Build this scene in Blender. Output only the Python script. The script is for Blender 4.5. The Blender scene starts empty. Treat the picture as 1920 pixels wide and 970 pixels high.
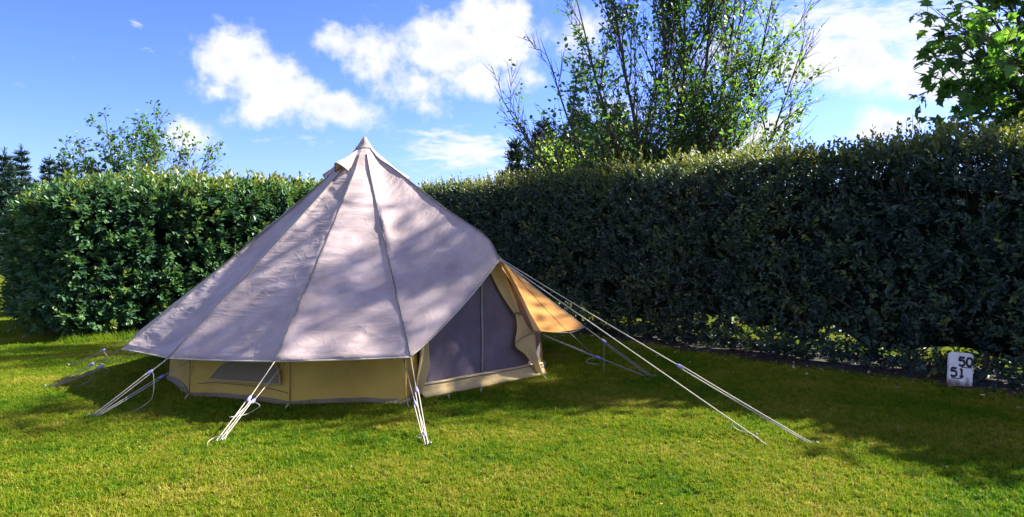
import bpy, bmesh, math, random
import numpy as np
from mathutils import Vector, Matrix, noise as mnoise

R = math.radians
rng = np.random.default_rng(7)
random.seed(7)
sc = bpy.context.scene
COL = sc.collection

# ------------------------------------------------------------------ camera
F, CX, CY, CAMZ = 1371.0, 960.0, 485.0, 1.4
PITCH = math.atan(35 / F)
cam = bpy.data.cameras.new('camera')
cam.sensor_width = 36; cam.lens = 36 * F / 1920; cam.clip_end = 3000; cam.clip_start = .05
camo = bpy.data.objects.new('camera', cam); COL.objects.link(camo)
camo.location = (0, 0, CAMZ); camo.rotation_euler = (math.pi / 2 - PITCH, 0, 0)
sc.camera = camo


def ray(x, y):
    a, b = (x - CX) / F, (CY - y) / F
    cp, sp = math.cos(PITCH), math.sin(PITCH)
    return np.array([a, cp + b * sp, -sp + b * cp])


def at(x, y, d):
    r = ray(x, y); r = r * (d / r[1])
    return np.array([r[0], r[1], r[2] + CAMZ])


def gp(x, y, z=0.0):
    r = ray(x, y); t = (z - CAMZ) / r[2]
    return np.array([r[0] * t, r[1] * t, z])


def onplane(x, y, p0, n):
    r = ray(x, y); o = np.array([0, 0, CAMZ])
    t = np.dot(p0 - o, n) / np.dot(r, n)
    return o + r * t


# ------------------------------------------------------------------ helpers
def norm(v):
    v = np.asarray(v, float)
    return v / np.maximum(np.linalg.norm(v, axis=-1, keepdims=True), 1e-9)


def tag(o, label=None, cat=None, group=None, kind=None):
    if label: o['label'] = label
    if cat: o['category'] = cat
    if group: o['group'] = group
    if kind: o['kind'] = kind
    return o


def empty(name, loc, label, cat, group=None):
    o = bpy.data.objects.new(name, None); COL.objects.link(o)
    o.location = loc; o.empty_display_size = .2
    bpy.context.view_layer.update()
    return tag(o, label, cat, group)


def mesh_obj(name, V, Fc, mat, parent=None, smooth=True, attr=None, uv=None, link=True):
    """V world-space (n,3); Fc array (m,k) or list of faces; parent: world offset removed"""
    V = np.asarray(V, np.float64)
    if parent is not None:
        off = np.array(parent.matrix_world.translation)
        V = V - off
    me = bpy.data.meshes.new(name)
    if isinstance(Fc, np.ndarray):
        m, k = Fc.shape
        me.vertices.add(len(V)); me.vertices.foreach_set('co', V.astype(np.float32).ravel())
        me.loops.add(m * k); me.loops.foreach_set('vertex_index', Fc.astype(np.int32).ravel())
        me.polygons.add(m)
        me.polygons.foreach_set('loop_start', np.arange(0, m * k, k, dtype=np.int32))
        me.update(calc_edges=True)
    else:
        me.from_pydata([tuple(v) for v in V], [], [tuple(int(i) for i in f) for f in Fc]); me.update()
    if attr is not None:
        for an, (dom, vals) in attr.items():
            a = me.attributes.new(an, 'FLOAT', dom); a.data.foreach_set('value', np.asarray(vals, np.float32))
    if uv is not None:
        l = me.uv_layers.new(name='uv')
        vi = np.empty(len(me.loops), np.int32); me.loops.foreach_get('vertex_index', vi)
        l.data.foreach_set('uv', np.asarray(uv, np.float32)[vi].ravel())
    me.polygons.foreach_set('use_smooth', np.full(len(me.polygons), smooth))
    me.materials.append(mat)
    o = bpy.data.objects.new(name, me)
    if link: COL.objects.link(o)
    if parent is not None: o.parent = parent
    return o


class Tubes:
    def __init__(s): s.V = []; s.F = []; s.n = 0

    def add(s, P, r, k=6, cap=True):
        P = np.asarray(P, float); n = len(P)
        r = np.broadcast_to(np.asarray(r, float), (n,))
        T = norm(np.gradient(P, axis=0))
        ref = np.array([0, 0, 1.]) if abs(T[0, 2]) < .9 else np.array([1., 0, 0])
        u = norm(np.cross(T[0], ref)); U = [u]
        for i in range(1, n):
            u = u - T[i] * np.dot(u, T[i]); u = norm(u); U.append(u)
        U = np.array(U); W = np.cross(T, U)
        a = np.linspace(0, 2 * math.pi, k, endpoint=False)
        ring = (U[:, None] * np.cos(a)[None, :, None] + W[:, None] * np.sin(a)[None, :, None]) * r[:, None, None] + P[:, None]
        s.V.append(ring.reshape(-1, 3))
        i = np.arange(n - 1)[:, None] * k; j = np.arange(k)[None]; j2 = (j + 1) % k
        q = np.stack([i + j, i + j2, i + k + j2, i + k + j], -1).reshape(-1, 4) + s.n
        s.F += q.tolist()
        if cap:
            s.F.append([s.n + t for t in range(k)][::-1]); s.F.append([s.n + (n - 1) * k + t for t in range(k)])
        s.n += n * k

    def build(s, name, mat, parent=None, smooth=True):
        return mesh_obj(name, np.concatenate(s.V), s.F, mat, parent, smooth)


def bez(P, n=24):
    """Catmull-Rom through points"""
    P = np.asarray(P, float)
    if len(P) == 2: return P[0] + (P[1] - P[0]) * np.linspace(0, 1, n)[:, None]
    Q = np.vstack([2 * P[0] - P[1], P, 2 * P[-1] - P[-2]]); out = []
    per = max(2, n // (len(P) - 1))
    for i in range(1, len(Q) - 2):
        t = np.linspace(0, 1, per, endpoint=False)[:, None]
        p0, p1, p2, p3 = Q[i - 1], Q[i], Q[i + 1], Q[i + 2]
        out.append(.5 * (2 * p1 + (p2 - p0) * t + (2 * p0 - 5 * p1 + 4 * p2 - p3) * t ** 2 + (3 * p1 - p0 - 3 * p2 + p3) * t ** 3))
    out.append(P[-1:])
    return np.concatenate(out)


# leaf templates: verts along +Y, normal +Z
def fan(outline, c):
    V = np.array([c] + outline, float); n = len(outline)
    Fc = np.array([[0, i + 1, (i + 1) % n + 1] for i in range(n)])
    return V, Fc


OVAL = fan([(0, 0, 0), (.2, .25, .05), (.23, .6, .05), (0, 1, -.08), (-.23, .6, .05), (-.2, .25, .05)], (0, .45, -.01))
ROUND = fan([(0, 0, 0), (.3, .18, .06), (.38, .48, .07), (.2, .8, .01), (0, 1, -.08), (-.2, .8, .01), (-.38, .48, .07), (-.3, .18, .06)], (0, .42, -.02))
MAPLE = fan([(0, .0, 0), (.2, .02, .02), (.46, .08, -.02), (.3, .3, .04), (.56, .52, -.04), (.27, .55, .05), (.17, .74, .02), (0, 1, -.08),
             (-.17, .74, .02), (-.27, .55, .05), (-.56, .52, -.04), (-.3, .3, .04), (-.46, .08, -.02), (-.2, .02, .02)], (0, .34, .0))
NEEDLE = (np.array([(-.05, 0, 0), (.05, 0, 0), (.03, 1, .05), (-.03, 1, .05)]), np.array([[0, 1, 2], [0, 2, 3]]))


def scatter(name, tmpl, pos, dr, nr, size, tint, mat, parent, width=1.0):
    TV, TF = tmpl
    pos = np.asarray(pos, float); N = len(pos)
    y = norm(dr); x = norm(np.cross(y, nr)); z = np.cross(x, y)
    s = np.broadcast_to(np.asarray(size, float), (N,))[:, None, None]
    w = np.broadcast_to(np.asarray(width, float), (N,))[:, None, None]
    V = pos[:, None] + s * (TV[None, :, 0:1] * x[:, None] * w + TV[None, :, 1:2] * y[:, None] + TV[None, :, 2:3] * z[:, None])
    Fc = (TF[None] + (np.arange(N) * len(TV))[:, None, None]).reshape(-1, 3)
    t = np.repeat(np.broadcast_to(tint, (N,)), len(TV))
    return mesh_obj(name, V.reshape(-1, 3), Fc, mat, parent, False, {'tint': ('POINT', t)})


# ------------------------------------------------------------------ materials
def newmat(name):
    m = bpy.data.materials.new(name); m.use_nodes = True
    nt = m.node_tree; nt.nodes.clear()
    out = nt.nodes.new('ShaderNodeOutputMaterial')
    return m, nt, out


def N(nt, t, **kw):
    n = nt.nodes.new(t)
    for k, v in kw.items():
        if k.startswith('i_'):
            key = k[2:]
            n.inputs[int(key) if key.isdigit() else key.replace('_', ' ')].default_value = v
        else: setattr(n, k, v)
    return n


def ramp(nt, fac, stops):
    r = nt.nodes.new('ShaderNodeValToRGB')
    el = r.color_ramp.elements
    el[0].position, el[0].color = stops[0][0], (*stops[0][1], 1)
    el[1].position, el[1].color = stops[-1][0], (*stops[-1][1], 1)
    for p, c in stops[1:-1]:
        e = el.new(p); e.color = (*c, 1)
    nt.links.new(fac, r.inputs[0])
    return r.outputs[0]


def leaf_mat(name, stops, tstops, trans=.35, rough=.4, spec=.5, noise_scale=0):
    m, nt, out = newmat(name); L = nt.links.new
    a = N(nt, 'ShaderNodeAttribute', attribute_name='tint')
    c = ramp(nt, a.outputs['Fac'], stops); tc = ramp(nt, a.outputs['Fac'], tstops)
    p = N(nt, 'ShaderNodeBsdfPrincipled', i_Roughness=rough)
    p.inputs['Specular IOR Level'].default_value = spec
    L(c, p.inputs['Base Color'])
    t = N(nt, 'ShaderNodeBsdfTranslucent'); L(tc, t.inputs[0])
    mx = N(nt, 'ShaderNodeMixShader', i_0=trans)
    L(p.outputs[0], mx.inputs[1]); L(t.outputs[0], mx.inputs[2]); L(mx.outputs[0], out.inputs[0])
    return m


def simple_mat(name, col, rough=.8, var=.25, scale=20, bump=0, bscale=60, spec=.3, metal=0):
    m, nt, out = newmat(name); L = nt.links.new
    g = N(nt, 'ShaderNodeNewGeometry')
    n = N(nt, 'ShaderNodeTexNoise', i_Scale=scale, i_Detail=5.0); L(g.outputs['Position'], n.inputs['Vector'])
    lo = tuple(x * (1 - var) for x in col); hi = tuple(min(1, x * (1 + var)) for x in col)
    c = ramp(nt, n.outputs[0], [(.3, lo), (.7, hi)])
    p = N(nt, 'ShaderNodeBsdfPrincipled', i_Roughness=rough, i_Metallic=metal)
    p.inputs['Specular IOR Level'].default_value = spec
    L(c, p.inputs['Base Color'])
    if bump:
        b = N(nt, 'ShaderNodeTexNoise', i_Scale=bscale, i_Detail=4.0); L(g.outputs['Position'], b.inputs['Vector'])
        bm = N(nt, 'ShaderNodeBump', i_Strength=.6, i_Distance=bump); L(b.outputs[0], bm.inputs['Height']); L(bm.outputs[0], p.inputs['Normal'])
    L(p.outputs[0], out.inputs[0])
    return m


HEDGE_LEAF = leaf_mat('hedge_leaf', [(0, (.022, .06, .034)), (.45, (.045, .12, .055)), (.72, (.085, .16, .045)), (1, (.17, .19, .05))],
                      [(0, (.05, .13, .03)), (.5, (.10, .24, .04)), (1, (.38, .42, .05))], .22, .45, .38)
HEDGE_SHADED = leaf_mat('hedge_leaf_shaded', [(0, (.020, .036, .036)), (.45, (.042, .076, .066)), (.75, (.07, .11, .04)), (1, (.17, .19, .05))],  # right hedge leaves: shade and bluish haze put into the colour
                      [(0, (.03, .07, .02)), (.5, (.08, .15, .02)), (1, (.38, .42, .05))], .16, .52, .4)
TREE_LEAF = leaf_mat('tree_leaf', [(0, (.018, .055, .022)), (.6, (.04, .11, .025)), (1, (.13, .20, .03))],
                     [(0, (.07, .18, .03)), (.6, (.17, .36, .03)), (1, (.45, .52, .04))], .42, .4)
MAPLE_LEAF = leaf_mat('maple_leaf', [(0, (.02, .06, .02)), (.6, (.04, .11, .02)), (1, (.09, .17, .03))],
                      [(0, (.08, .22, .02)), (.6, (.16, .36, .03)), (1, (.40, .55, .05))], .5, .42)
SHRUB_LEAF = leaf_mat('shrub_leaf', [(0, (.03, .08, .02)), (.6, (.08, .17, .03)), (1, (.20, .26, .03))],
                      [(0, (.14, .30, .03)), (.6, (.30, .46, .04)), (1, (.55, .55, .05))], .45, .4)
NEEDLES = leaf_mat('conifer_needles', [(0, (.012, .035, .028)), (.6, (.022, .06, .042)), (1, (.045, .09, .05))],
                   [(0, (.01, .03, .02)), (1, (.03, .08, .03))], .12, .5)
BARK = simple_mat('bark', (.055, .045, .035), .9, .4, 30, .01, 60)
BARK_GREY = simple_mat('grey_bark', (.10, .085, .07), .9, .4, 30, .01, 60)
INNER = simple_mat('hedge_inner_shade', (.012, .018, .012), 1, .5, 12, .04, 25, 0)  # near-black core colour stands for the deep shade between the leaves
ROPE = simple_mat('rope', (.36, .335, .28), .9, .15, 80)
ROPE_GREY = simple_mat('grey_rope', (.20, .19, .17), .9, .2, 80)  # darker, greyer version of the rope colour
SLIDER = simple_mat('slider_plastic', (.22, .20, .50), .4, .1, 30)
PEG = simple_mat('peg_metal', (.25, .25, .26), .4, .2, 30, metal=1.0)
SEAM = simple_mat('seam_tape', (.13, .125, .11), .95, .35, 40)
HEM = simple_mat('hem_binding', (.42, .39, .33), .95, .2, 40)
SILL = None


def canvas_mat(name, col, tcol, trans, bump=.012, stain=.35, dirt=True, wr=1.0):
    m, nt, out = newmat(name); L = nt.links.new
    g = N(nt, 'ShaderNodeNewGeometry'); uvn = N(nt, 'ShaderNodeUVMap', uv_map='uv')
    big = N(nt, 'ShaderNodeTexNoise', i_Scale=2.6, i_Detail=6.0, i_Roughness=.65); L(g.outputs['Position'], big.inputs['Vector'])
    lo = tuple(x * (1 - stain) for x in col); hi = tuple(min(1, x * (1 + stain * .6)) for x in col)
    c = ramp(nt, big.outputs[0], [(.3, lo), (.68, hi)])
    fine = N(nt, 'ShaderNodeTexNoise', i_Scale=420.0, i_Detail=2.0); L(g.outputs['Position'], fine.inputs['Vector'])
    f2 = N(nt, 'ShaderNodeMapRange', i_1=.3, i_2=.7, i_3=.88, i_4=1.08); L(fine.outputs[0], f2.inputs[0])
    mul = N(nt, 'ShaderNodeMixRGB', blend_type='MULTIPLY', i_0=1.0); L(c, mul.inputs[1]); L(f2.outputs[0], mul.inputs[2])
    col_out = mul.outputs[0]
    if dirt:   # mildew specks
        v = N(nt, 'ShaderNodeTexVoronoi', i_Scale=26.0); L(g.outputs['Position'], v.inputs['Vector'])
        vv = N(nt, 'ShaderNodeMapRange', i_1=.05, i_2=.16, i_3=1.0, i_4=0.0); L(v.outputs['Distance'], vv.inputs[0])
        msk = N(nt, 'ShaderNodeTexNoise', i_Scale=1.7, i_Detail=3.0); L(g.outputs['Position'], msk.inputs['Vector'])
        mm = N(nt, 'ShaderNodeMapRange', i_1=.5, i_2=.72, i_3=0.0, i_4=.55); L(msk.outputs[0], mm.inputs[0])
        k = N(nt, 'ShaderNodeMath', operation='MULTIPLY'); L(vv.outputs[0], k.inputs[0]); L(mm.outputs[0], k.inputs[1])
        dm = N(nt, 'ShaderNodeMixRGB', i_2=(.05, .05, .05, 1)); L(k.outputs[0], dm.inputs[0]); L(col_out, dm.inputs[1])
        col_out = dm.outputs[0]
    p = N(nt, 'ShaderNodeBsdfPrincipled', i_Roughness=.85)
    p.inputs['Specular IOR Level'].default_value = .25
    p.inputs['Sheen Weight'].default_value = .15
    L(col_out, p.inputs['Base Color'])
    # soft drag folds and sparse fine creases
    def stretched(rot, sx_, sy_, detail, dist):
        mp = N(nt, 'ShaderNodeMapping'); mp.inputs['Rotation'].default_value = (0, 0, R(rot)); mp.inputs['Scale'].default_value = (sx_, sy_, 1)
        L(uvn.outputs[0], mp.inputs[0])
        w_ = N(nt, 'ShaderNodeTexNoise', i_Scale=1.0, i_Detail=detail, i_Distortion=dist); L(mp.outputs[0], w_.inputs['Vector']); return w_.outputs[0]
    def mth(op, x_, y_):
        q = N(nt, 'ShaderNodeMath', operation=op)
        for i_, v_ in enumerate((x_, y_)):
            if isinstance(v_, (int, float)): q.inputs[i_].default_value = v_
            else: L(v_, q.inputs[i_])
        return q.outputs[0]
    mk1 = N(nt, 'ShaderNodeTexNoise', i_Scale=2.1, i_Detail=1.0); L(g.outputs['Position'], mk1.inputs['Vector'])
    mr1 = N(nt, 'ShaderNodeMapRange', i_1=.48, i_2=.64); L(mk1.outputs[0], mr1.inputs[0])
    mr2 = N(nt, 'ShaderNodeMapRange', i_1=.52, i_2=.38); L(mk1.outputs[0], mr2.inputs[0])
    f1 = mth('MULTIPLY', stretched(28, 3.5, 18, 2.0, .12), mr1.outputs[0])
    f2_ = mth('MULTIPLY', stretched(-35, 3.5, 16, 2.0, .12), mr2.outputs[0])
    rdg = mth('ABSOLUTE', mth('SUBTRACT', stretched(20, 7, 10, 1.0, 1.5), .5), 0)
    cr = N(nt, 'ShaderNodeMapRange', i_1=0.0, i_2=.06, i_3=.05, i_4=0.0); L(rdg, cr.inputs[0])
    ad = mth('ADD', mth('ADD', f1, f2_), cr.outputs[0])
    b = N(nt, 'ShaderNodeBump', i_Strength=.7 * wr, i_Distance=bump); L(ad, b.inputs['Height'])
    L(b.outputs[0], p.inputs['Normal'])
    t = N(nt, 'ShaderNodeBsdfTranslucent', i_0=(*tcol, 1)); L(b.outputs[0], t.inputs['Normal'])
    mx = N(nt, 'ShaderNodeMixShader', i_0=trans); L(p.outputs[0], mx.inputs[1]); L(t.outputs[0], mx.inputs[2]); L(mx.outputs[0], out.inputs[0])
    return m


CANVAS = canvas_mat('canvas_roof', (.40, .325, .322), (.80, .50, .18), .16, .030, .30)
AWNC = canvas_mat('canvas_awning', (.55, .43, .30), (.88, .44, .14), .36, .01, .2, False)
WALLC = canvas_mat('canvas_wall', (.80, .57, .13), (.92, .64, .13), .42, .006, .25, False)
DOORC = canvas_mat('canvas_door', (.165, .13, .17), (.30, .2, .2), .08, .014, .3, True)
FLAPC = canvas_mat('canvas_flap', (.60, .46, .22), (.7, .5, .2), .2, .008, .2, False)
WINC = canvas_mat('window_mesh', (.23, .175, .11), (.2, .15, .1), .1, .002, .1, False)
MUD = canvas_mat('mud_flap', (.20, .17, .12), (.1, .1, .1), .05, .006, .3, False)

# ------------------------------------------------------------------ world, sun
SUN_AZ, SUN_EL = R(70), R(39.5)
S = np.array([math.sin(SUN_AZ) * math.cos(SUN_EL), math.cos(SUN_AZ) * math.cos(SUN_EL), math.sin(SUN_EL)])
w = bpy.data.worlds.new('World'); sc.world = w; w.use_nodes = True
nt = w.node_tree; L = nt.links.new
bg = nt.nodes['Background']
sk = N(nt, 'ShaderNodeTexSky', sky_type='NISHITA', sun_disc=False, sun_elevation=SUN_EL, sun_rotation=SUN_AZ,
       ozone_density=4.0, air_density=1.0, dust_density=.6)
gm = N(nt, 'ShaderNodeGamma', i_1=1.3); L(sk.outputs[0], gm.inputs[0])
gr = N(nt, 'ShaderNodeMixRGB', blend_type='MULTIPLY', i_0=1.0, i_2=(.43, .435, .77, 1)); L(gm.outputs[0], gr.inputs[1])
tc = N(nt, 'ShaderNodeTexCoord'); sx = N(nt, 'ShaderNodeSeparateXYZ'); L(tc.outputs['Generated'], sx.inputs[0])
az = N(nt, 'ShaderNodeMath', operation='ARCTAN2'); L(sx.outputs[0], az.inputs[0]); L(sx.outputs[1], az.inputs[1])
el = N(nt, 'ShaderNodeMath', operation='ARCSINE'); L(sx.outputs[2], el.inputs[0])
ae = N(nt, 'ShaderNodeCombineXYZ'); L(az.outputs[0], ae.inputs[0]); L(el.outputs[0], ae.inputs[1])


def azel(x, y):
    r = norm(ray(x, y)); return math.atan2(r[0], r[1]), math.asin(r[2])


def wnoise(scale, detail, rough=.55, sy=1.0, dist=0.0):
    mp = N(nt, 'ShaderNodeMapping'); mp.inputs['Scale'].default_value = (scale, scale * sy, 1); L(ae.outputs[0], mp.inputs[0])
    n = N(nt, 'ShaderNodeTexNoise', i_Scale=1.0, i_Detail=detail, i_Roughness=rough, i_Distortion=dist); L(mp.outputs[0], n.inputs['Vector'])
    return n


def math_(op, a, b, clamp=False):
    m = N(nt, 'ShaderNodeMath', operation=op, use_clamp=clamp)
    for i, v in enumerate((a, b)):
        if isinstance(v, (int, float)): m.inputs[i].default_value = v
        else: L(v, m.inputs[i])
    return m.outputs[0]


wn = wnoise(9, 6, .6)
off = N(nt, 'ShaderNodeVectorMath', operation='MULTIPLY_ADD'); off.inputs[1].default_value = (.085, .06, 0)
L(wn.outputs['Color'], off.inputs[0]); L(ae.outputs[0], off.inputs[2])
off2 = N(nt, 'ShaderNodeVectorMath', operation='SUBTRACT'); off2.inputs[1].default_value = (.0425, .03, 0); L(off.outputs[0], off2.inputs[0])


def blobs(lst):
    cur = None
    for (x, y, rx, ry, rot, s) in lst:
        a, e = azel(x, y); a1, _ = azel(x + rx, y); _, e1 = azel(x, y - ry)
        mp = N(nt, 'ShaderNodeMapping', vector_type='TEXTURE')
        mp.inputs['Location'].default_value = (a, e, 0); mp.inputs['Rotation'].default_value = (0, 0, R(rot))
        mp.inputs['Scale'].default_value = (abs(a1 - a), abs(e1 - e), 1); L(off2.outputs[0], mp.inputs[0])
        ln = N(nt, 'ShaderNodeVectorMath', operation='LENGTH'); L(mp.outputs[0], ln.inputs[0])
        mr = N(nt, 'ShaderNodeMapRange', i_1=0.0, i_2=1.5, i_3=s, i_4=0.0); L(ln.outputs['Value'], mr.inputs[0])
        cur = mr.outputs[0] if cur is None else math_('MAXIMUM', cur, mr.outputs[0])
    return cur


cum = blobs([(430, 105, 85, 75, 0, 1.1), (530, 165, 130, 75, -20, 1.15), (640, 208, 95, 42, -12, 1.0), (400, 165, 80, 30, 0, .75),
             (500, 205, 90, 40, 0, .9), (632, 75, 50, 45, 0, .8), (700, 105, 75, 85, 0, .85), (770, 150, 95, 80, 0, .8), (790, 205, 65, 40, 0, .72), (740, 70, 60, 40, 0, .65),
             (850, 85, 110, 80, 0, 1.1), (925, 60, 90, 110, 0, 1.2), (890, 150, 90, 45, 0, 1.0), (960, 150, 60, 40, 0, .8),
             (345, 258, 85, 48, -15, .82), (320, 215, 30, 25, 0, .5), (1440, 245, 75, 45, 20, .95), (1490, 215, 40, 22, 0, .8), (1400, 275, 70, 35, 0, .9),
             (1655, 235, 70, 38, 0, 1.1), (1620, 258, 60, 18, 0, .8), (1080, 60, 120, 80, 0, .7), (1180, 200, 160, 80, 0, .55), (1330, 120, 120, 100, 0, .6),
             (1620, 115, 260, 62, 0, 1.15), (1760, 140, 140, 55, 0, 1.2), (1560, 60, 160, 40, 0, .62), (1850, 60, 150, 60, 0, .8), (2100, 150, 200, 120, 0, 1.0), (-300, 150, 200, 90, 0, 1.0)])
# unseen clouds added behind and beside the viewer for white fill light (azimuth, elevation, radii in degrees)
for (a_, e_, ra, re_, st_) in [(150, 35, 45, 20, 1.1), (-150, 30, 45, 18, 1.15), (-100, 40, 30, 18, 1.0), (180, 62, 60, 16, .95), (-60, 55, 25, 12, .9), (115, 18, 18, 9, 1.0), (-120, 12, 25, 7, 1.0), (170, 12, 30, 8, 1.0)]:
    mp = N(nt, 'ShaderNodeMapping', vector_type='TEXTURE'); mp.inputs['Location'].default_value = (R(a_), R(e_), 0); mp.inputs['Scale'].default_value = (R(ra), R(re_), 1)
    L(off2.outputs[0], mp.inputs[0]); ln = N(nt, 'ShaderNodeVectorMath', operation='LENGTH'); L(mp.outputs[0], ln.inputs[0])
    mr = N(nt, 'ShaderNodeMapRange', i_1=0.0, i_2=1.5, i_3=st_, i_4=0.0); L(ln.outputs['Value'], mr.inputs[0]); cum = math_('MAXIMUM', cum, mr.outputs[0])
fb = wnoise(26, 8, .62)
dens = math_('ADD', cum, math_('MULTIPLY', math_('SUBTRACT', fb.outputs[0], .5), 1.25))
mcl = N(nt, 'ShaderNodeMapRange', interpolation_type='SMOOTHSTEP', i_1=.28, i_2=.84); L(dens, mcl.inputs[0])
# thin streaks
thin = blobs([(870, 290, 150, 50, -4, 1.0), (880, 262, 130, 16, -5, .9), (190, 98, 70, 8, -4, .55), (280, 92, 30, 9, 0, .5), (272, 48, 28, 18, -30, .45), (560, 270, 90, 14, -6, .6),
              (500, 265, 50, 8, 0, .5), (1600, 50, 230, 75, 0, 1.05), (1540, 110, 190, 55, 0, 1.0), (1720, 40, 240, 60, 0, 1.0), (45, 145, 30, 14, 0, .4), (1450, 30, 100, 60, 0, .6), (1000, 300, 150, 22, 0, .6)])
st = wnoise(22, 7, .65, 3.6, .4)
td = math_('ADD', thin, math_('MULTIPLY', math_('SUBTRACT', st.outputs[0], .5), 1.5))
mth = N(nt, 'ShaderNodeMapRange', interpolation_type='SMOOTHSTEP', i_1=.36, i_2=.95, i_4=.9); L(td, mth.inputs[0])
cov = math_('MAXIMUM', mcl.outputs[0], mth.outputs[0])
# cloud colour: thick cores greyer (real cloud density)
cs = wnoise(11, 5, .6)
cmix = N(nt, 'ShaderNodeMapRange', i_1=.40, i_2=.72); L(cs.outputs[0], cmix.inputs[0])
thick = N(nt, 'ShaderNodeMapRange', i_1=.75, i_2=1.25); L(dens, thick.inputs[0])
cf = math_('MULTIPLY', cmix.outputs[0], thick.outputs[0])
ccol = N(nt, 'ShaderNodeMixRGB', i_1=(4.1, 4.15, 4.3, 1), i_2=(2.3, 2.6, 3.3, 1)); L(cf, ccol.inputs[0])
mixc = N(nt, 'ShaderNodeMixRGB'); L(cov, mixc.inputs[0]); L(gr.outputs[0], mixc.inputs[1]); L(ccol.outputs[0], mixc.inputs[2])
L(mixc.outputs[0], bg.inputs[0]); bg.inputs[1].default_value = .055

sun = bpy.data.lights.new('sun', 'SUN'); sun.energy = 5.0; sun.angle = R(.8); sun.color = (1, .93, .80)
so = bpy.data.objects.new('sun', sun); COL.objects.link(so); so.location = (20, 8, 20)
so.rotation_euler = Vector(S).to_track_quat('Z', 'Y').to_euler()

# ------------------------------------------------------------------ layout lines
LH_A = np.array([-5.97, 10.1]); LH_D = norm(np.array([.71, .704]))      # left hedge front line
RH_A = np.array([2.03, 9.6]); RH_D = norm(np.array([.655, -.756]))      # right hedge front line
LH_N = np.array([LH_D[1], -LH_D[0]]); RH_N = np.array([RH_D[1], -RH_D[0]])   # outward (to the lawn)
if RH_N[1] > 0: RH_N = -RH_N
if LH_N[1] > 0: LH_N = -LH_N
TENT = np.array([-1.64, 8.16])

# ------------------------------------------------------------------ ground
def ground_mat():
    m, nt, out = newmat('lawn_ground'); L = nt.links.new
    g = N(nt, 'ShaderNodeNewGeometry')
    n = N(nt, 'ShaderNodeTexNoise', i_Scale=.9, i_Detail=6.0, i_Roughness=.6); L(g.outputs['Position'], n.inputs['Vector'])
    c = ramp(nt, n.outputs[0], [(.3, (.035, .07, .006)), (.5, (.06, .085, .008)), (.72, (.11, .10, .02))])
    f = N(nt, 'ShaderNodeTexNoise', i_Scale=90.0, i_Detail=3.0); L(g.outputs['Position'], f.inputs['Vector'])
    fr = N(nt, 'ShaderNodeMapRange', i_1=.35, i_2=.65, i_3=.45, i_4=1.15); L(f.outputs[0], fr.inputs[0])
    mu = N(nt, 'ShaderNodeMixRGB', blend_type='MULTIPLY', i_0=1.0); L(c, mu.inputs[1]); L(fr.outputs[0], mu.inputs[2])
    p = N(nt, 'ShaderNodeBsdfPrincipled', i_Roughness=.9); p.inputs['Specular IOR Level'].default_value = .1
    L(mu.outputs[0], p.inputs['Base Color'])
    b = N(nt, 'ShaderNodeBump', i_Strength=1.0, i_Distance=.03); L(f.outputs[0], b.inputs['Height']); L(b.outputs[0], p.inputs['Normal'])
    L(p.outputs[0], out.inputs[0]); return m


def hgt(x, y):
    return 0.0


gx = np.array([-600, -200, -60, -20, -8, 0, 8, 20, 60, 200, 600.])
gy = np.array([-300, -60, -10, 0, 5, 10, 20, 60, 200, 600, 1200.])
GV = np.array([(x, y, -.004) for y in gy for x in gx]); nx = len(gx)
GF = np.array([[j * nx + i, j * nx + i + 1, (j + 1) * nx + i + 1, (j + 1) * nx + i] for j in range(len(gy) - 1) for i in range(nx - 1)])
tag(mesh_obj('ground', GV, GF, ground_mat(), None, False), kind='structure')


def soil_mat():
    m, nt, out = newmat('bare_soil'); L = nt.links.new
    g = N(nt, 'ShaderNodeNewGeometry')
    n = N(nt, 'ShaderNodeTexNoise', i_Scale=14.0, i_Detail=8.0, i_Roughness=.7); L(g.outputs['Position'], n.inputs['Vector'])
    c = ramp(nt, n.outputs[0], [(.3, (.014, .012, .009)), (.6, (.032, .025, .019)), (.8, (.06, .048, .036))])
    p = N(nt, 'ShaderNodeBsdfPrincipled', i_Roughness=1.0); L(c, p.inputs['Base Color'])
    b = N(nt, 'ShaderNodeBump', i_Strength=1.0, i_Distance=.04); L(n.outputs[0], b.inputs['Height']); L(b.outputs[0], p.inputs['Normal'])
    L(p.outputs[0], out.inputs[0]); return m


SOILM = soil_mat()


def soil_strip(name, A, D, Nn, s0, s1, front, back, z):
    n = 160; V = []
    for i in range(n):
        s = s0 + (s1 - s0) * i / (n - 1)
        e = front + .09 * mnoise.noise((s * 1.7, 3.1, 0)) + .05 * mnoise.noise((s * 6, 1.1, 0))
        for wv in (e, -back):
            p = A + D * s + Nn * wv; V.append((p[0], p[1], z))
    Fc = np.array([[2 * i, 2 * i + 2, 2 * i + 3, 2 * i + 1] for i in range(n - 1)])
    return tag(mesh_obj(name, V, Fc, SOILM, None, False), kind='structure')


soil_strip('soil_right', RH_A, RH_D, RH_N, -6.2, 8.0, .06, 1.25, .0)
soil_strip('soil_left', LH_A, LH_D, LH_N, -.2, 5.6, .05, 2.0, .004)

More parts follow.
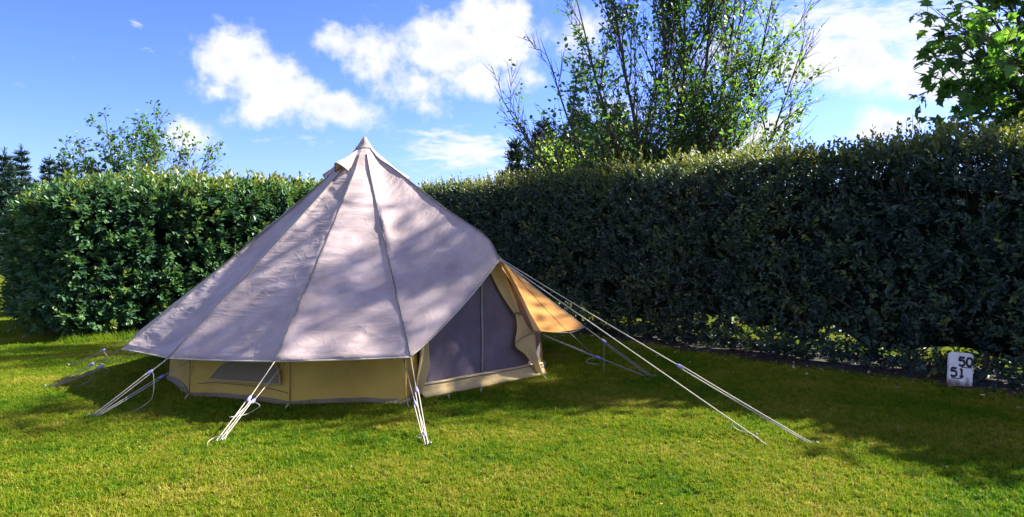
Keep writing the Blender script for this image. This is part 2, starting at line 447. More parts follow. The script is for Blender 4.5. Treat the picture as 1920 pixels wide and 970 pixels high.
# ------------------------------------------------------------------ grass
def grass_mat():
    m, nt, out = newmat('grass_blades'); L = nt.links.new
    g = N(nt, 'ShaderNodeNewGeometry')
    n = N(nt, 'ShaderNodeTexNoise', i_Scale=.9, i_Detail=6.0, i_Roughness=.6); L(g.outputs['Position'], n.inputs['Vector'])
    a = N(nt, 'ShaderNodeAttribute', attribute_name='tint')
    sm = N(nt, 'ShaderNodeMath', operation='MULTIPLY_ADD', i_1=.42, i_2=-.21); L(a.outputs['Fac'], sm.inputs[0])
    ad = N(nt, 'ShaderNodeMath', operation='ADD'); L(n.outputs[0], ad.inputs[0]); L(sm.outputs[0], ad.inputs[1])
    stops = [(.24, (.038, .125, .006)), (.42, (.112, .192, .007)), (.57, (.19, .224, .011)), (.75, (.32, .28, .05))]
    c = ramp(nt, ad.outputs[0], stops)
    p = N(nt, 'ShaderNodeBsdfPrincipled', i_Roughness=.6); p.inputs['Specular IOR Level'].default_value = .12
    L(c, p.inputs['Base Color'])
    t = N(nt, 'ShaderNodeBsdfTranslucent'); L(c, t.inputs[0])
    mx = N(nt, 'ShaderNodeMixShader', i_0=.42); L(p.outputs[0], mx.inputs[1]); L(t.outputs[0], mx.inputs[2]); L(mx.outputs[0], out.inputs[0])
    return m


GRASSM = grass_mat()


def blade_patch(n, rad, hmin, hmax, wd, lean):
    r = rad * np.sqrt(rng.random(n)); a = rng.random(n) * 2 * math.pi
    b = np.stack([r * np.cos(a), r * np.sin(a), np.full(n, -.003)], -1)
    h = hmin + (hmax - hmin) * rng.random(n) ** 1.3
    h *= .75 + .25 * np.cos(np.clip(r / rad, 0, 1) * math.pi / 2)
    la = rng.random(n) * 2 * math.pi; lm = lean * rng.random(n)
    ld = np.stack([np.cos(la), np.sin(la), np.zeros(n)], -1)
    fa = rng.random(n) * math.pi
    x = np.stack([np.cos(fa), np.sin(fa), np.zeros(n)], -1) * (wd * (.6 + .8 * rng.random(n)))[:, None] / 2
    up = np.array([0, 0, 1.])
    mid = b + ld * (h * lm * .35)[:, None] + up * (h * .55)[:, None]
    tip = b + ld * (h * lm)[:, None] + up * (h * np.sqrt(np.clip(1 - (lm * .6) ** 2, .2, 1)))[:, None]
    V = np.stack([b - x, b + x, mid - x * .8, mid + x * .8, tip], 1).reshape(-1, 3)
    o = np.arange(n)[:, None] * 5
    Fc = np.concatenate([o + np.array([0, 1, 3]), o + np.array([0, 3, 2]), o + np.array([2, 3, 4])], 0)
    return V, Fc, np.repeat(rng.random(n), 5)


patch_col = bpy.data.collections.new('grass_patches')
for i in range(7):
    PV, PF, PT, pn = [], [], [], 0
    for _t in range(150):
        rr_ = .36 * math.sqrt(rng.random()); aa_ = rng.random() * 6.283; big = rng.random() ** 2
        tv, tfc, tt_ = blade_patch(int(14 + 16 * big), .016 + .012 * rng.random(), .010, .026 + .024 * big, .0046, 1.25)
        PV.append(tv + np.array([rr_ * math.cos(aa_), rr_ * math.sin(aa_), 0])); PF.append(tfc + pn); PT.append(np.clip(rng.random() * .75 + tt_ * .25, 0, 1)); pn += len(tv)
    V, Fc, t = np.concatenate(PV), np.concatenate(PF), np.concatenate(PT)
    o = mesh_obj('grass_patch', V, Fc, GRASSM, None, False, {'tint': ('POINT', t)}, link=False)
    patch_col.objects.link(o)

pts = []
step = .27


def inside_tent(p): return np.hypot(p[0] - TENT[0], p[1] - TENT[1]) < 1.72


yy = 2.6
while yy < 30:
    stp = step if yy < 14 else .5
    xx = -yy * .86 - 1.2; yy += stp
    while xx < yy * .86 + 1.2:
        p = np.array([xx, yy]) + (rng.random(2) - .5) * stp * .9
        xx += stp
        fr = np.dot(p - RH_A, RH_N); fl = np.dot(p - LH_A, LH_N); sl = np.dot(p - LH_A, LH_D)
        lawn = fr > .28
        beyond = fr < -1.6
        if -2.0 < fl < .30 and -.15 < sl < 6: continue
        if not (lawn or beyond): continue
        if inside_tent(p): continue
        if yy > 13 and beyond and rng.random() < .25: continue
        pts.append((p[0], p[1], 0))
pts = np.array(pts)
gme = bpy.data.meshes.new('grass'); gme.from_pydata([tuple(p) for p in pts], [], []); gme.update()
gme.materials.append(GRASSM)
grass = bpy.data.objects.new('grass', gme); COL.objects.link(grass)
tag(grass, 'short mown yellow-green lawn grass covering the ground between the hedges', 'grass', kind='stuff')
ng = bpy.data.node_groups.new('grass_nodes', 'GeometryNodeTree')
ng.interface.new_socket('Geometry', in_out='INPUT', socket_type='NodeSocketGeometry')
ng.interface.new_socket('Geometry', in_out='OUTPUT', socket_type='NodeSocketGeometry')
gi = ng.nodes.new('NodeGroupInput'); go = ng.nodes.new('NodeGroupOutput')
ci = ng.nodes.new('GeometryNodeCollectionInfo'); ci.inputs[0].default_value = patch_col; ci.inputs[1].default_value = True; ci.inputs[2].default_value = True
ip = ng.nodes.new('GeometryNodeInstanceOnPoints'); ip.inputs['Pick Instance'].default_value = True
rv = ng.nodes.new('FunctionNodeRandomValue'); rv.data_type = 'FLOAT_VECTOR'; rv.inputs[0].default_value = (0, 0, 0); rv.inputs[1].default_value = (0, 0, 6.283)
rs = ng.nodes.new('FunctionNodeRandomValue'); rs.data_type = 'FLOAT'; rs.inputs[2].default_value = .8; rs.inputs[3].default_value = 1.2; rs.inputs['Seed'].default_value = 5
ng.links.new(gi.outputs[0], ip.inputs['Points']); ng.links.new(ci.outputs[0], ip.inputs['Instance'])
ng.links.new(rv.outputs[0], ip.inputs['Rotation']); ng.links.new(rs.outputs[1], ip.inputs['Scale']); ng.links.new(ip.outputs[0], go.inputs[0])
md = grass.modifiers.new('grass', 'NODES'); md.node_group = ng

# longer tufts at tent foot and hedge edge
V_, F_, T_, n_ = [], [], [], 0


def tuft(x, y, n, rad, h0, h1):
    global n_
    V, Fc, t = blade_patch(n, rad, h0, h1, .0045, 1.0)
    V_.append(V + np.array([x, y, 0])); F_.append(Fc + n_); T_.append(t * .7); n_ += len(V)


for _ in range(150):
    ph = R(rng.uniform(-110, 100)); rr = 2.06 + rng.random() * .06
    tuft(TENT[0] + rr * math.sin(ph), TENT[1] - rr * math.cos(ph), 26, .07, .03, .075)
p = gp(628, 778); tuft(p[0], p[1], 160, .10, .05, .12); tuft(p[0] - .12, p[1], 90, .09, .05, .1)
for _ in range(160):
    s = rng.uniform(-.3, 3.0); q = LH_A + LH_D * s + LH_N * rng.uniform(.0, .35)
    tuft(q[0], q[1], 26, .09, .05, .17)
for _ in range(110):
    s = rng.uniform(-3, 6.0); q = RH_A + RH_D * s + RH_N * rng.uniform(.3, .6)
    tuft(q[0], q[1], 18, .09, .03, .07)
for (x, y) in [(170, 784), (410, 831), (800, 838), (86, 728), (129, 688), (1413, 820), (1526, 836), (1226, 709)]:
    for _ in range(7):
        q = gp(x + rng.normal() * 14, y + rng.normal() * 6); tuft(q[0], q[1], 22, .05, .025, .06)
for _ in range(110):
    q = gp(rng.uniform(0, 1900), rng.uniform(770, 965)); tuft(q[0], q[1], int(rng.uniform(14, 60)), rng.uniform(.03, .08), .02, .05)
tf = mesh_obj('long_grass', np.concatenate(V_), np.concatenate(F_), GRASSM, None, False, {'tint': ('POINT', np.concatenate(T_))})
tag(tf, 'longer unmown grass tufts along the tent foot and under the hedges', 'grass', kind='stuff')

# leaf litter: dead leaves on soil and pale specks on lawn
P, D_, Nn_ = [], [], []
for _ in range(420):
    s = rng.uniform(-2.5, 6.5); q = RH_A + RH_D * s + RH_N * (.12 + .28 * rng.normal())
    P.append((q[0], q[1], .012 + .01 * rng.random()))
for _ in range(36):
    q = gp(rng.uniform(0, 1900), rng.uniform(760, 960)); P.append((q[0], q[1], .03))
for _ in range(60):
    s = rng.uniform(0, 2.6); q = LH_A + LH_D * s + LH_N * (-.3 + .3 * rng.normal()); P.append((q[0], q[1], .02))
k = len(P); P = np.array(P)
litter = leaf_mat('dead_leaf', [(0, (.10, .06, .03)), (.6, (.26, .18, .10)), (1, (.55, .48, .36))], [(0, (.1, .06, .03)), (1, (.3, .2, .1))], .1, .7)
dr = norm(np.stack([rng.normal(size=k), rng.normal(size=k), .3 * rng.normal(size=k)], -1))
nr = norm(np.stack([.5 * rng.normal(size=k), .5 * rng.normal(size=k), np.ones(k)], -1))
tag(scatter('leaf_litter', OVAL, P, dr, nr, np.where(np.arange(k) < 420, .045, .02) * (.7 + .6 * rng.random(k)), rng.random(k), litter, None),
    'scattered dead leaves and pale specks on the soil edge and lawn', 'litter', kind='stuff')

# ------------------------------------------------------------------ hedges
def fbm(P, sc_, o=0):
    return np.array([mnoise.fractal((p[0] * sc_ + o, p[1] * sc_, p[2] * sc_), 1.0, 2.0, 3) for p in P])


def hedge(name, label, A, D, Nn, Ls, Wd, H, zb, mat, dens, faces, rad=.38, gaps=None, leaf=.075, stems=14, seedo=0, topfresh=.35, drop=0.0, gthr=.62, clear=None, rough=1.0):
    root = empty(name, (A[0] + D[0] * Ls / 2 - Nn[0] * Wd / 2, A[1] + D[1] * Ls / 2 - Nn[1] * Wd / 2, 0), label, 'hedge')
    D3 = np.array([D[0], D[1], 0]); B3 = np.array([-Nn[0], -Nn[1], 0]); A3 = np.array([A[0], A[1], 0])
    areas = {'front': Ls * (H - zb), 'back': Ls * (H - zb), 'top': Ls * Wd, 'start': Wd * (H - zb), 'end': Wd * (H - zb), 'under': Ls * Wd}
    loc = []
    for f, mulf in faces.items():
        n = int(areas[f] * dens * mulf); a = rng.random(n); b = rng.random(n); z0 = np.zeros(n)
        if f in ('front', 'back'): q = np.stack([a * Ls, z0 if f == 'front' else z0 + Wd, zb + b * (H - zb)], -1)
        elif f in ('top', 'under'): q = np.stack([a * Ls, b * Wd, z0 + (H if f == 'top' else zb)], -1)
        else: q = np.stack([z0 if f == 'start' else z0 + Ls, a * Wd, zb + b * (H - zb)], -1)
        loc.append(q)
    q = np.concatenate(loc)
    lo = np.array([rad, rad, zb + .12]); hi = np.array([Ls - rad, Wd - rad, H - rad])
    inn = np.clip(q, lo, hi); nl = norm(q - inn)
    n0 = fbm(inn + nl, 1.1, seedo); n1 = fbm(inn + nl, 3.2, seedo + 9)
    bulge = rad + (.10 * n0 + .07 * n1) * rough - .10 * rng.random(len(q)) ** 1.5
    deep = rng.random(len(q)) < .30
    bulge = np.where(deep, bulge * (.15 + .6 * rng.random(len(q))) - .1 * rng.random(len(q)), bulge)
    rr = np.where(nl[:, 2] < -.2, .12, bulge)
    pl = inn + nl * rr[:, None]
    pl[:, 2] *= 1 - drop * np.exp(-np.clip(pl[:, 0], 0, None) / .9)
    keep = np.ones(len(pl), bool)
    if gaps is not None:
        gn = np.array([mnoise.noise((p[0] * 1.9 + seedo, p[1] * 1.2, p[2] * 1.6)) for p in pl])
        t = np.clip((gaps - pl[:, 2]) / (gaps - zb), 0, 1)
        keep &= ~((t > 0) & (gn + rng.normal(size=len(pl)) * .15 > gthr - .45 * t))
    if clear is not None:
        pw_ = A3 + pl[:, 0:1] * D3 + pl[:, 1:2] * B3
        keep &= ~((np.hypot(pw_[:, 0] - clear[0], pw_[:, 1] - clear[1]) < .40) & (pl[:, 2] < .50) & (pl[:, 1] < .32))
    pl = pl[keep]; nl = nl[keep]; n0 = n0[keep]; n1 = n1[keep]; m = len(pl)
    Pw = A3 + pl[:, 0:1] * D3 + pl[:, 1:2] * B3 + pl[:, 2:3] * np.array([0, 0, 1.])
    Nw = nl[:, 0:1] * D3 + nl[:, 1:2] * B3 + nl[:, 2:3] * np.array([0, 0, 1.])
    sd = norm(Nw * .55 + np.array([0, 0, .55]) + rng.normal(size=(m, 3)) * .38)
    top = np.clip((pl[:, 2] - (H - .28)) / .3, 0, 1)
    sl = (.12 + .14 * rng.random(m)) * (1 + top * (.25 + .5 * rng.random(m)) * (rng.random(m) < .6))
    k = 11
    # leaves along each shoot
    tt = (np.arange(k) + .6) / k
    base = Pw[:, None] + sd[:, None] * (tt[None] * sl[:, None])[..., None] - sd[:, None] * .04
    phi = np.arange(k)[None] * 2.4 + rng.random((m, 1)) * 6.28 + rng.normal(size=(m, k)) * .3
    ux = norm(np.cross(sd, np.array([.3, .2, 1.]) + .01)); uy = np.cross(sd, ux)
    radial = ux[:, None] * np.cos(phi)[..., None] + uy[:, None] * np.sin(phi)[..., None]
    ang = .95 - .45 * tt[None] + rng.normal(size=(m, k)) * .18
    dr = sd[:, None] * np.cos(ang)[..., None] + radial * np.sin(ang)[..., None]
    dr = dr + Nw[:, None] * .25 - np.array([0, 0, .22])
    nr = norm(np.array([0, 0, .9]) + Nw[:, None] * .55 + rng.normal(size=(m, k, 3)) * .35)
    size = leaf * (.65 + .6 * rng.random((m, k))) * (1 - .35 * tt[None])
    tint = .32 + .17 * rng.normal(size=(m, 1)) + .09 * rng.normal(size=(m, k)) + .12 * n1[:, None] + .22 * n0[:, None] + .12 * tt[None] + top[:, None] * topfresh * (.5 + .7 * tt[None])
    scatter('foliage', OVAL, base.reshape(-1, 3), dr.reshape(-1, 3), nr.reshape(-1, 3), size.ravel(), np.clip(tint, 0, 1).ravel(), mat, root)
    # twigs carrying the shoots
    sel = rng.choice(m, min(m, 900), replace=False); tb = Tubes()
    for i in sel:
        tb.add([Pw[i] - Nw[i] * .22 - np.array([0, 0, .15]), Pw[i] - sd[i] * .03, Pw[i] + sd[i] * sl[i]], [.005, .004, .002], 4, False)
    tb.build('twigs', BARK_GREY, root)
    # dark solid core box standing in for the shaded inside of the hedge
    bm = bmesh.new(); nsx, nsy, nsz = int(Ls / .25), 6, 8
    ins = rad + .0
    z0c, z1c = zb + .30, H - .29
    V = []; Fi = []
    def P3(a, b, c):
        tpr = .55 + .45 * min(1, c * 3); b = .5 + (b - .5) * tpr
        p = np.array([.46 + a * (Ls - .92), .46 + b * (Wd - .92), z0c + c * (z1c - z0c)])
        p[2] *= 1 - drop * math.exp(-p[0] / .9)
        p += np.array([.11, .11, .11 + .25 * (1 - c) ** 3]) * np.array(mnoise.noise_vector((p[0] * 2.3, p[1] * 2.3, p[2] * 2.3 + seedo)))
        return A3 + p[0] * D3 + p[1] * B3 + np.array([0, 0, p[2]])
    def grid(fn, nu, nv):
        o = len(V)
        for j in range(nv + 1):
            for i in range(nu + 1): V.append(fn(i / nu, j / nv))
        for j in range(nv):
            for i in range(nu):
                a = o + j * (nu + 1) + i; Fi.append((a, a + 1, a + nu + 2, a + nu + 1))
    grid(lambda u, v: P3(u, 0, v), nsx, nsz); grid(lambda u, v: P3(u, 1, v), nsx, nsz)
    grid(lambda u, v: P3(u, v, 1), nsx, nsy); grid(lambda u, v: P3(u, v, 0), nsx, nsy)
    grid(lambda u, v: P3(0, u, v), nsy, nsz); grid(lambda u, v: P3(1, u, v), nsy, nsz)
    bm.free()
    mesh_obj('dark_core', V, Fi, INNER, root, True)
    for i in range(stems):
        s = Ls * (i + .5 + .6 * (rng.random() - .5)) / stems; b = Wd * (.3 + .4 * rng.random())
        tb = Tubes()
        p0 = A3 + D3 * s + B3 * b; h = zb + .65
        pth = bez([p0 - [0, 0, .05], p0 + [.06 * rng.normal(), .06 * rng.normal(), h * .5], p0 + [.12 * rng.normal(), .12 * rng.normal(), h]], 8)
        tb.add(pth, np.linspace(.035, .018, len(pth)), 6)
        for _ in range(5):
            st_ = pth[rng.integers(1, len(pth) - 2)]; e = st_ + np.array([.4 * rng.normal(), .4 * rng.normal(), .35 + .3 * rng.random()])
            tb.add(bez([st_, (st_ + e) / 2 + rng.normal(size=3) * .04, e], 6), np.linspace(.012, .005, 7)[:len(bez([st_, (st_ + e) / 2, e], 6))], 5)
        tb.build('stem', BARK_GREY, root)
    return root


hedge('hedge', 'glossy green clipped hedge behind the tent with rounded end at the left', LH_A - LH_D * .4, LH_D, LH_N, 7.6, 2.6, 2.27, .13, HEDGE_LEAF, 135,
      {'front': 1.0, 'top': 1.0, 'start': 1.0, 'back': .35, 'under': .3}, gaps=.5, gthr=.72, stems=12, seedo=3.0, leaf=.13, rad=.45, drop=.13, topfresh=.42)
s_start = -6.1
A_r = RH_A + RH_D * s_start
hedge('hedge', 'long dark shaded clipped hedge running from behind the tent past the numbered marker', A_r, RH_D, RH_N, 14.0, 1.35, 2.33, .06, HEDGE_SHADED, 225,
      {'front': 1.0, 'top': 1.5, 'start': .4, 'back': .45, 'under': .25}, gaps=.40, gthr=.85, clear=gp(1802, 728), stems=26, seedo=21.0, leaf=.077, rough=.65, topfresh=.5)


# ------------------------------------------------------------------ trees
def branch_tree(stems, rnd, lv_len=(.5, .32), lv_n=(9, 6), sides=(7, 5, 4), up=.25, r0=.05, tipr=.004, curl=.12, spread=.75):
    """stems: list of (path points). returns Tubes for trunk and list of twig (pos, dir, level, frac)"""
    tb = Tubes(); tw = Tubes(); samp = []
    for P, rr in stems:
        P = bez(P, 22); n = len(P)
        P = P + np.cumsum(rnd.normal(size=(n, 3)) * .006, 0)
        rad = rr * (1 - np.linspace(0, 1, n)) ** .8 + tipr
        tb.add(P, rad, sides[0])
        Ltot = np.linalg.norm(np.diff(P, axis=0), axis=1).sum()
        T = norm(np.gradient(P, axis=0))
        nb = max(3, int(lv_n[0] * Ltot))
        for b in range(nb):
            f = .22 + .76 * (b + rnd.random()) / nb; i = min(n - 2, int(f * (n - 1)))
            d = T[i]; side = rnd.normal(size=3); side -= d * np.dot(side, d); side = norm(side)
            a = spread * (.6 + .5 * rnd.random()); d1 = norm(d * math.cos(a) + side * math.sin(a) + np.array([0, 0, up]))
            ln = lv_len[0] * Ltot * (1.08 - .75 * f) * (.6 + .7 * rnd.random())
            m = 9; t = np.linspace(0, 1, m)[:, None]
            bend = rnd.normal(size=3) * curl
            Q = P[i] + d1 * ln * t + (bend + np.array([0, 0, up * .5])) * ln * t ** 2
            Q += np.cumsum(rnd.normal(size=(m, 3)) * .006 * ln, 0)
            tw.add(Q, np.linspace(min(rad[i] * .6, .016 + .01 * ln), tipr * .7, m), sides[1], False)
            TQ = norm(np.gradient(Q, axis=0))
            for j in range(2, m): samp.append((Q[j], TQ[j], 1, j / (m - 1), f))
            nk = max(2, int(lv_n[1] * ln / .5))
            for c in range(nk):
                g = .2 + .78 * (c + rnd.random()) / nk; j = min(m - 2, int(g * (m - 1)))
                fr_ = g * (m - 1) - j; st = Q[j] * (1 - fr_) + Q[j + 1] * fr_
                s2 = rnd.normal(size=3); s2 -= TQ[j] * np.dot(s2, TQ[j]); s2 = norm(s2)
                a = spread * (.55 + .5 * rnd.random()); d2 = norm(TQ[j] * math.cos(a) + s2 * math.sin(a) + np.array([0, 0, up * .8]))
                l2 = lv_len[1] * ln * (1.15 - .6 * g) * (.6 + .8 * rnd.random()) + .06
                t2 = np.linspace(0, 1, 6)[:, None]
                W = st + d2 * l2 * t2 + rnd.normal(size=3) * .1 * l2 * t2 ** 2
                tw.add(W, np.linspace(.0055, tipr * .6, 6), sides[2], False)
                for jj in range(1, 6): samp.append((W[jj], d2, 2, jj / 5, f))
    return tb, tw, samp


def leaves_on(samp, rnd, per, size, keepfn, tintfn, tmpl, mat, root, name='crown', droop=.35, width=1.0):
    P, D, Nr, Sz, Ti = [], [], [], [], []
    for (p, d, lv, fr_, f) in samp:
        kp = keepfn(p, lv, fr_, f)
        n = rnd.poisson(per * kp)
        for _ in range(n):
            r = rnd.normal(size=3); dd = norm(d * .5 + norm(r) * .9 - np.array([0, 0, droop]))
            P.append(p + r * .02 + dd * .02); D.append(dd); Nr.append(norm(np.array([0, 0, 1.]) + rnd.normal(size=3) * .5))
            Sz.append(size * (.6 + .7 * rnd.random())); Ti.append(np.clip(tintfn(p) + .18 * rnd.normal(), 0, 1))
    return scatter(name, tmpl, P, D, Nr, np.array(Sz), np.array(Ti), mat, root, width)


# main tree
rt = np.random.default_rng(11)
TB = np.array([2.62, 11.9, 0])
main = empty('tree', tuple(TB), 'tall many-stemmed tree with small leaves and bare twig tips rising behind the dark hedge', 'tree')
ends = [(930, 165, 11.4, .030), (1005, 70, 11.2, .036), (1060, -70, 12.0, .042), (1120, -190, 11.3, .045), (1225, -330, 11.6, .055), (1290, -340, 12.2, .052),
        (1350, -280, 11.4, .048), (1410, -190, 12.5, .045), (1460, -60, 11.6, .04), (1515, 45, 12.1, .034), (1490, 180, 11.6, .026), (1440, 255, 12.2, .02),
        (985, 255, 12.4, .022), (1090, 120, 13.0, .034), (1390, 80, 12.9, .034), (1400, -20, 12.8, .03)]
stems = []
for (x, y, d, r) in ends:
    e = at(x, y, d); fx = np.clip((x - 1235) / 300, -1, 1)
    b = TB + np.array([fx * .28 + .06 * rt.normal(), .12 * rt.normal(), 0]); hfork = b + np.array([fx * .34, (d - 11.9) * .12, .9 + .35 * rt.random()])
    up_ = hfork * .5 + e * .5 + np.array([fx * .16, 0, -.10 * abs(fx) + .05 * rt.normal()])
    stems.append(([b - [0, 0, .05], hfork, up_, e], r * 1.05))
tb, tw, samp = branch_tree(stems, rt, (.32, .42), (4.3, 5.4), up=.03, tipr=.0035, spread=.55)
tb.build('trunk', BARK, main); tw.build('branches', BARK, main)


def keep_main(p, lv, fr_, f):
    px = 960 + p[0] / p[1] * F; pz = p[2]
    n = mnoise.fractal((p[0] * 1.3, p[1] * 1.3, pz * 1.3 + 4), 1.0, 2.0, 2)
    core = 1 - min(1, abs(px - 1225) / 330) ** 2.2
    k = .30 + .65 * core + 1.4 * n
    if f > .88 and abs(px - 1230) > 170: k *= .25
    if px < 1020: k *= .35
    return max(0, k)


leaves_on(samp, rt, 1.35, .066, keep_main, lambda p: .33 + .28 * mnoise.noise((p[0] * .9, p[1] * .9, p[2] * .9)) + .06 * (p[0] - 2.4), ROUND, TREE_LEAF, main)


# small tree on the left
rt = np.random.default_rng(5)
B = np.array([-7.3, 14.4, 0])
t2 = empty('tree', tuple(B), 'small sparse twiggy tree standing behind the left hedge', 'tree')
stems = []
for (x, y, d, r) in [(150, 262, 14.2, .02), (195, 222, 14.6, .026), (240, 240, 14.0, .026), (290, 215, 14.5, .022), (300, 250, 15.0, .02), (345, 262, 14.2, .018), (392, 268, 14.4, .018), (215, 300, 13.9, .015), (360, 300, 14.8, .015), (135, 285, 14.8, .014)]:
    e = at(x, y, d); fx = (x - 260) / 130
    stems.append(([B + [fx * .1, 0, -.05], B + [fx * .35, (d - 14.4) * .3, 1.3], (B + e) / 2 + [fx * .25, 0, .55], e], r))
tb, tw, samp = branch_tree(stems, rt, (.26, .45), (7, 7), up=.12, tipr=.003, spread=.8)
tb.build('trunk', BARK, t2); tw.build('branches', BARK, t2)


def keep_small(p, lv, fr_, f):
    px = 960 + p[0] / p[1] * F
    n = mnoise.fractal((p[0] * 1.6, p[1] * 1.6, p[2] * 1.6), 1.0, 2.0, 2)
    return max(0, (.95 if px < 300 else .5) + 1.2 * n)


leaves_on(samp, rt, 1.15, .07, keep_small, lambda p: .3, ROUND, TREE_LEAF, t2)


def conifer(base, H, width, label, seed, lean=0, needle=.16, dens=1.0, bottom=.04, irregular=.15, uplift=.25, group=None, step=.22, name='conifer'):
    rc = np.random.default_rng(seed); base = np.array(base, float)
    root = empty(name, tuple(base), label, 'tree', group)
    tb = Tubes(); tb.add([base - [0, 0, .05], base + [lean * .4, 0, H * .5], base + [lean, 0, H]], [.035 * H ** .8, .02 * H ** .8, .008], 7)
    br = tb; P, D, Nr, Ti = [], [], [], []
    z = bottom * H
    while z < H * .985:
        f = z / H; ln0 = width * (1 - f) ** .85 * (1 + irregular * rc.normal()) + .06
        nb = 6 if f < .9 else 4
        a0 = rc.random() * 6.28
        for b in range(nb):
            a = a0 + b * 6.283 / nb + .3 * rc.normal(); ln = max(.08, ln0 * (.75 + .4 * rc.random()))
            d = np.array([math.cos(a), math.sin(a), uplift * (.3 + f)]); s = base + [lean * f, 0, z]
            t = np.linspace(0, 1, 6)[:, None]; Q = s + d * ln * t + np.array([0, 0, .18]) * ln * t ** 2 - np.array([0, 0, .15]) * ln * t
            br.add(Q, np.linspace(.012, .004, 6), 4, False)
            n = int(ln / .055 * dens) + 3
            side = np.array([-d[1], d[0], 0])
            for u in rc.random(n * 3) ** .8:
                p = s + d * ln * u + np.array([0, 0, .18]) * ln * u * u - np.array([0, 0, .15]) * ln * u
                off_ = side * rc.normal() * .16 * ln * (1.1 - u)
                for _ in range(3):
                    P.append(p + off_ + rc.normal(size=3) * .02); D.append(d * .7 + side * np.sign(np.dot(off_, side)) * .5 + rc.normal(size=3) * .4 + [0, 0, .2]); Nr.append(rc.normal(size=3)); Ti.append(.45 + .25 * rc.normal())
        z += step * (.7 + .5 * rc.random())
    br.build('trunk', BARK, root)
    # leader shoot
    for zz in np.linspace(H * .9, H * 1.02, 14):
        for _ in range(4): P.append(base + [lean * zz / H, 0, zz]); D.append(rc.normal(size=3) * .6 + [0, 0, .8]); Nr.append(rc.normal(size=3)); Ti.append(.5)
    scatter('crown', NEEDLE, P, D, Nr, needle * (.7 + .6 * rc.random(len(P))), np.clip(Ti, 0, 1), NEEDLES, root, 1.6)
    return root


g = 'conifers beyond the left hedge'
for i, (x, ytop, d, wd, lab) in enumerate([(8, 288, 30, 1.5, 'blue-green spruce at the left edge of the photo beyond the hedge'),
                                           (40, 285, 31, 1.2, 'slim blue-green spruce, second from the left edge beyond the hedge'),
                                           (92, 302, 32, 1.2, 'pale spruce with thin top standing nearest the small twiggy tree'),
                                           (118, 306, 33, 1.1, 'low spruce top just showing above the left hedge beside the twiggy tree'),
                                           (-40, 275, 30, 1.7, 'broad spruce mostly out of view past the left hedge end')]):
    e = at(x, ytop, d)
    conifer((e[0], d, 0), e[2], wd, lab, 40 + i, 0, .2, .8, .04, .2, .3, g, .26)
# pines behind main tree
for i, (x, ytop, d, wd, lab) in enumerate([(966, 268, 18.5, .55, 'small dark pine leader poking above the hedge left of the big tree'),
                                           (1020, 232, 19, 1.5, 'dark blue-green pine rising behind the left twigs of the big tree'),
                                           (1085, 218, 19.5, 1.9, 'broad dark pine behind the left half of the big tree'),
                                           (1160, 205, 19, 2.0, 'tallest dark pine behind the middle of the big tree'),
                                           (1275, 255, 18, 1.4, 'low dark pine at the foot of the big tree on its right side')]):
    e = at(x, ytop, d)
    conifer((e[0], d, 0), e[2], wd, lab, 60 + i, .0, .17, .7, .2, .3, .6, 'pines behind the big tree', .2, 'pine_tree')


# shrub with bright leaves under the tree
rt = np.random.default_rng(21)


def shrub(base, label, ends, per, size, seed, mat=SHRUB_LEAF, tint=.6, name='shrub', cat='shrub'):
    rs_ = np.random.default_rng(seed); base = np.array(base, float)
    root = empty(name, tuple(base), label, cat)
    st = [([base + [.1 * rs_.normal(), .1 * rs_.normal(), -.03], (base + at(*e)) / 2 + [.15 * rs_.normal(), .1 * rs_.normal(), .35], at(*e)], .016) for e in ends]
    tb, tw, sm = branch_tree(st, rs_, (.25, .4), (5, 6), up=.15, tipr=.003, spread=.8)
    tb.build('trunk', BARK, root); tw.build('branches', BARK, root)
    leaves_on(sm, rs_, per, size, lambda p, *a: 1.0, lambda p: tint, ROUND, mat, root)
    return root


shrub((1.0, 13.6, 0), 'bright yellow-green shrub showing above the dark hedge below the big tree',
      [(1000, 285, 13.4), (1040, 262, 13.8), (1080, 275, 13.2), (1130, 262, 13.6), (1170, 270, 13.9), (1210, 280, 13.5), (1060, 300, 13.0), (1150, 300, 13.0)], .75, .085, 22)
shrub((2.95, 11.5, 0), 'dark leafy shrub tucked against the foot of the big tree above the hedge',
      [(1190, 285, 11.3), (1240, 280, 11.4), (1280, 268, 11.5), (1320, 272, 11.3), (1355, 285, 11.6), (1300, 295, 11.2)], .9, .07, 23, TREE_LEAF, .2)
rt = np.random.default_rng(31)
# bare sapling twigs above right hedge
sp = at(1700, 300, 8.6); root = empty('sapling', (sp[0], sp[1], 0), 'thin nearly bare sapling twigs sticking up from the right hedge beside the maple', 'sapling')
tb = Tubes(); ls = []
for (x, y) in [(1700, 228), (1712, 215), (1688, 240), (1735, 235), (1675, 250), (1725, 222)]:
    e = at(x, y, 8.6); b = np.array([sp[0] + (x - 1700) * .002, sp[1], 0])
    tb.add(bez([b, (b + e) / 2 + rt.normal(size=3) * .03, e], 12), np.linspace(.008, .003, 13)[:len(bez([b, e, e], 12))], 4)
    for t in np.linspace(.93, 1, 4): ls.append((b * (1 - t) + e * t, np.array([0, 0, 1.]), 2, 1, 1))
tb.build('branches', BARK, root); leaves_on(ls, rt, .9, .045, lambda *a: 1, lambda p: .4, ROUND, TREE_LEAF, root)

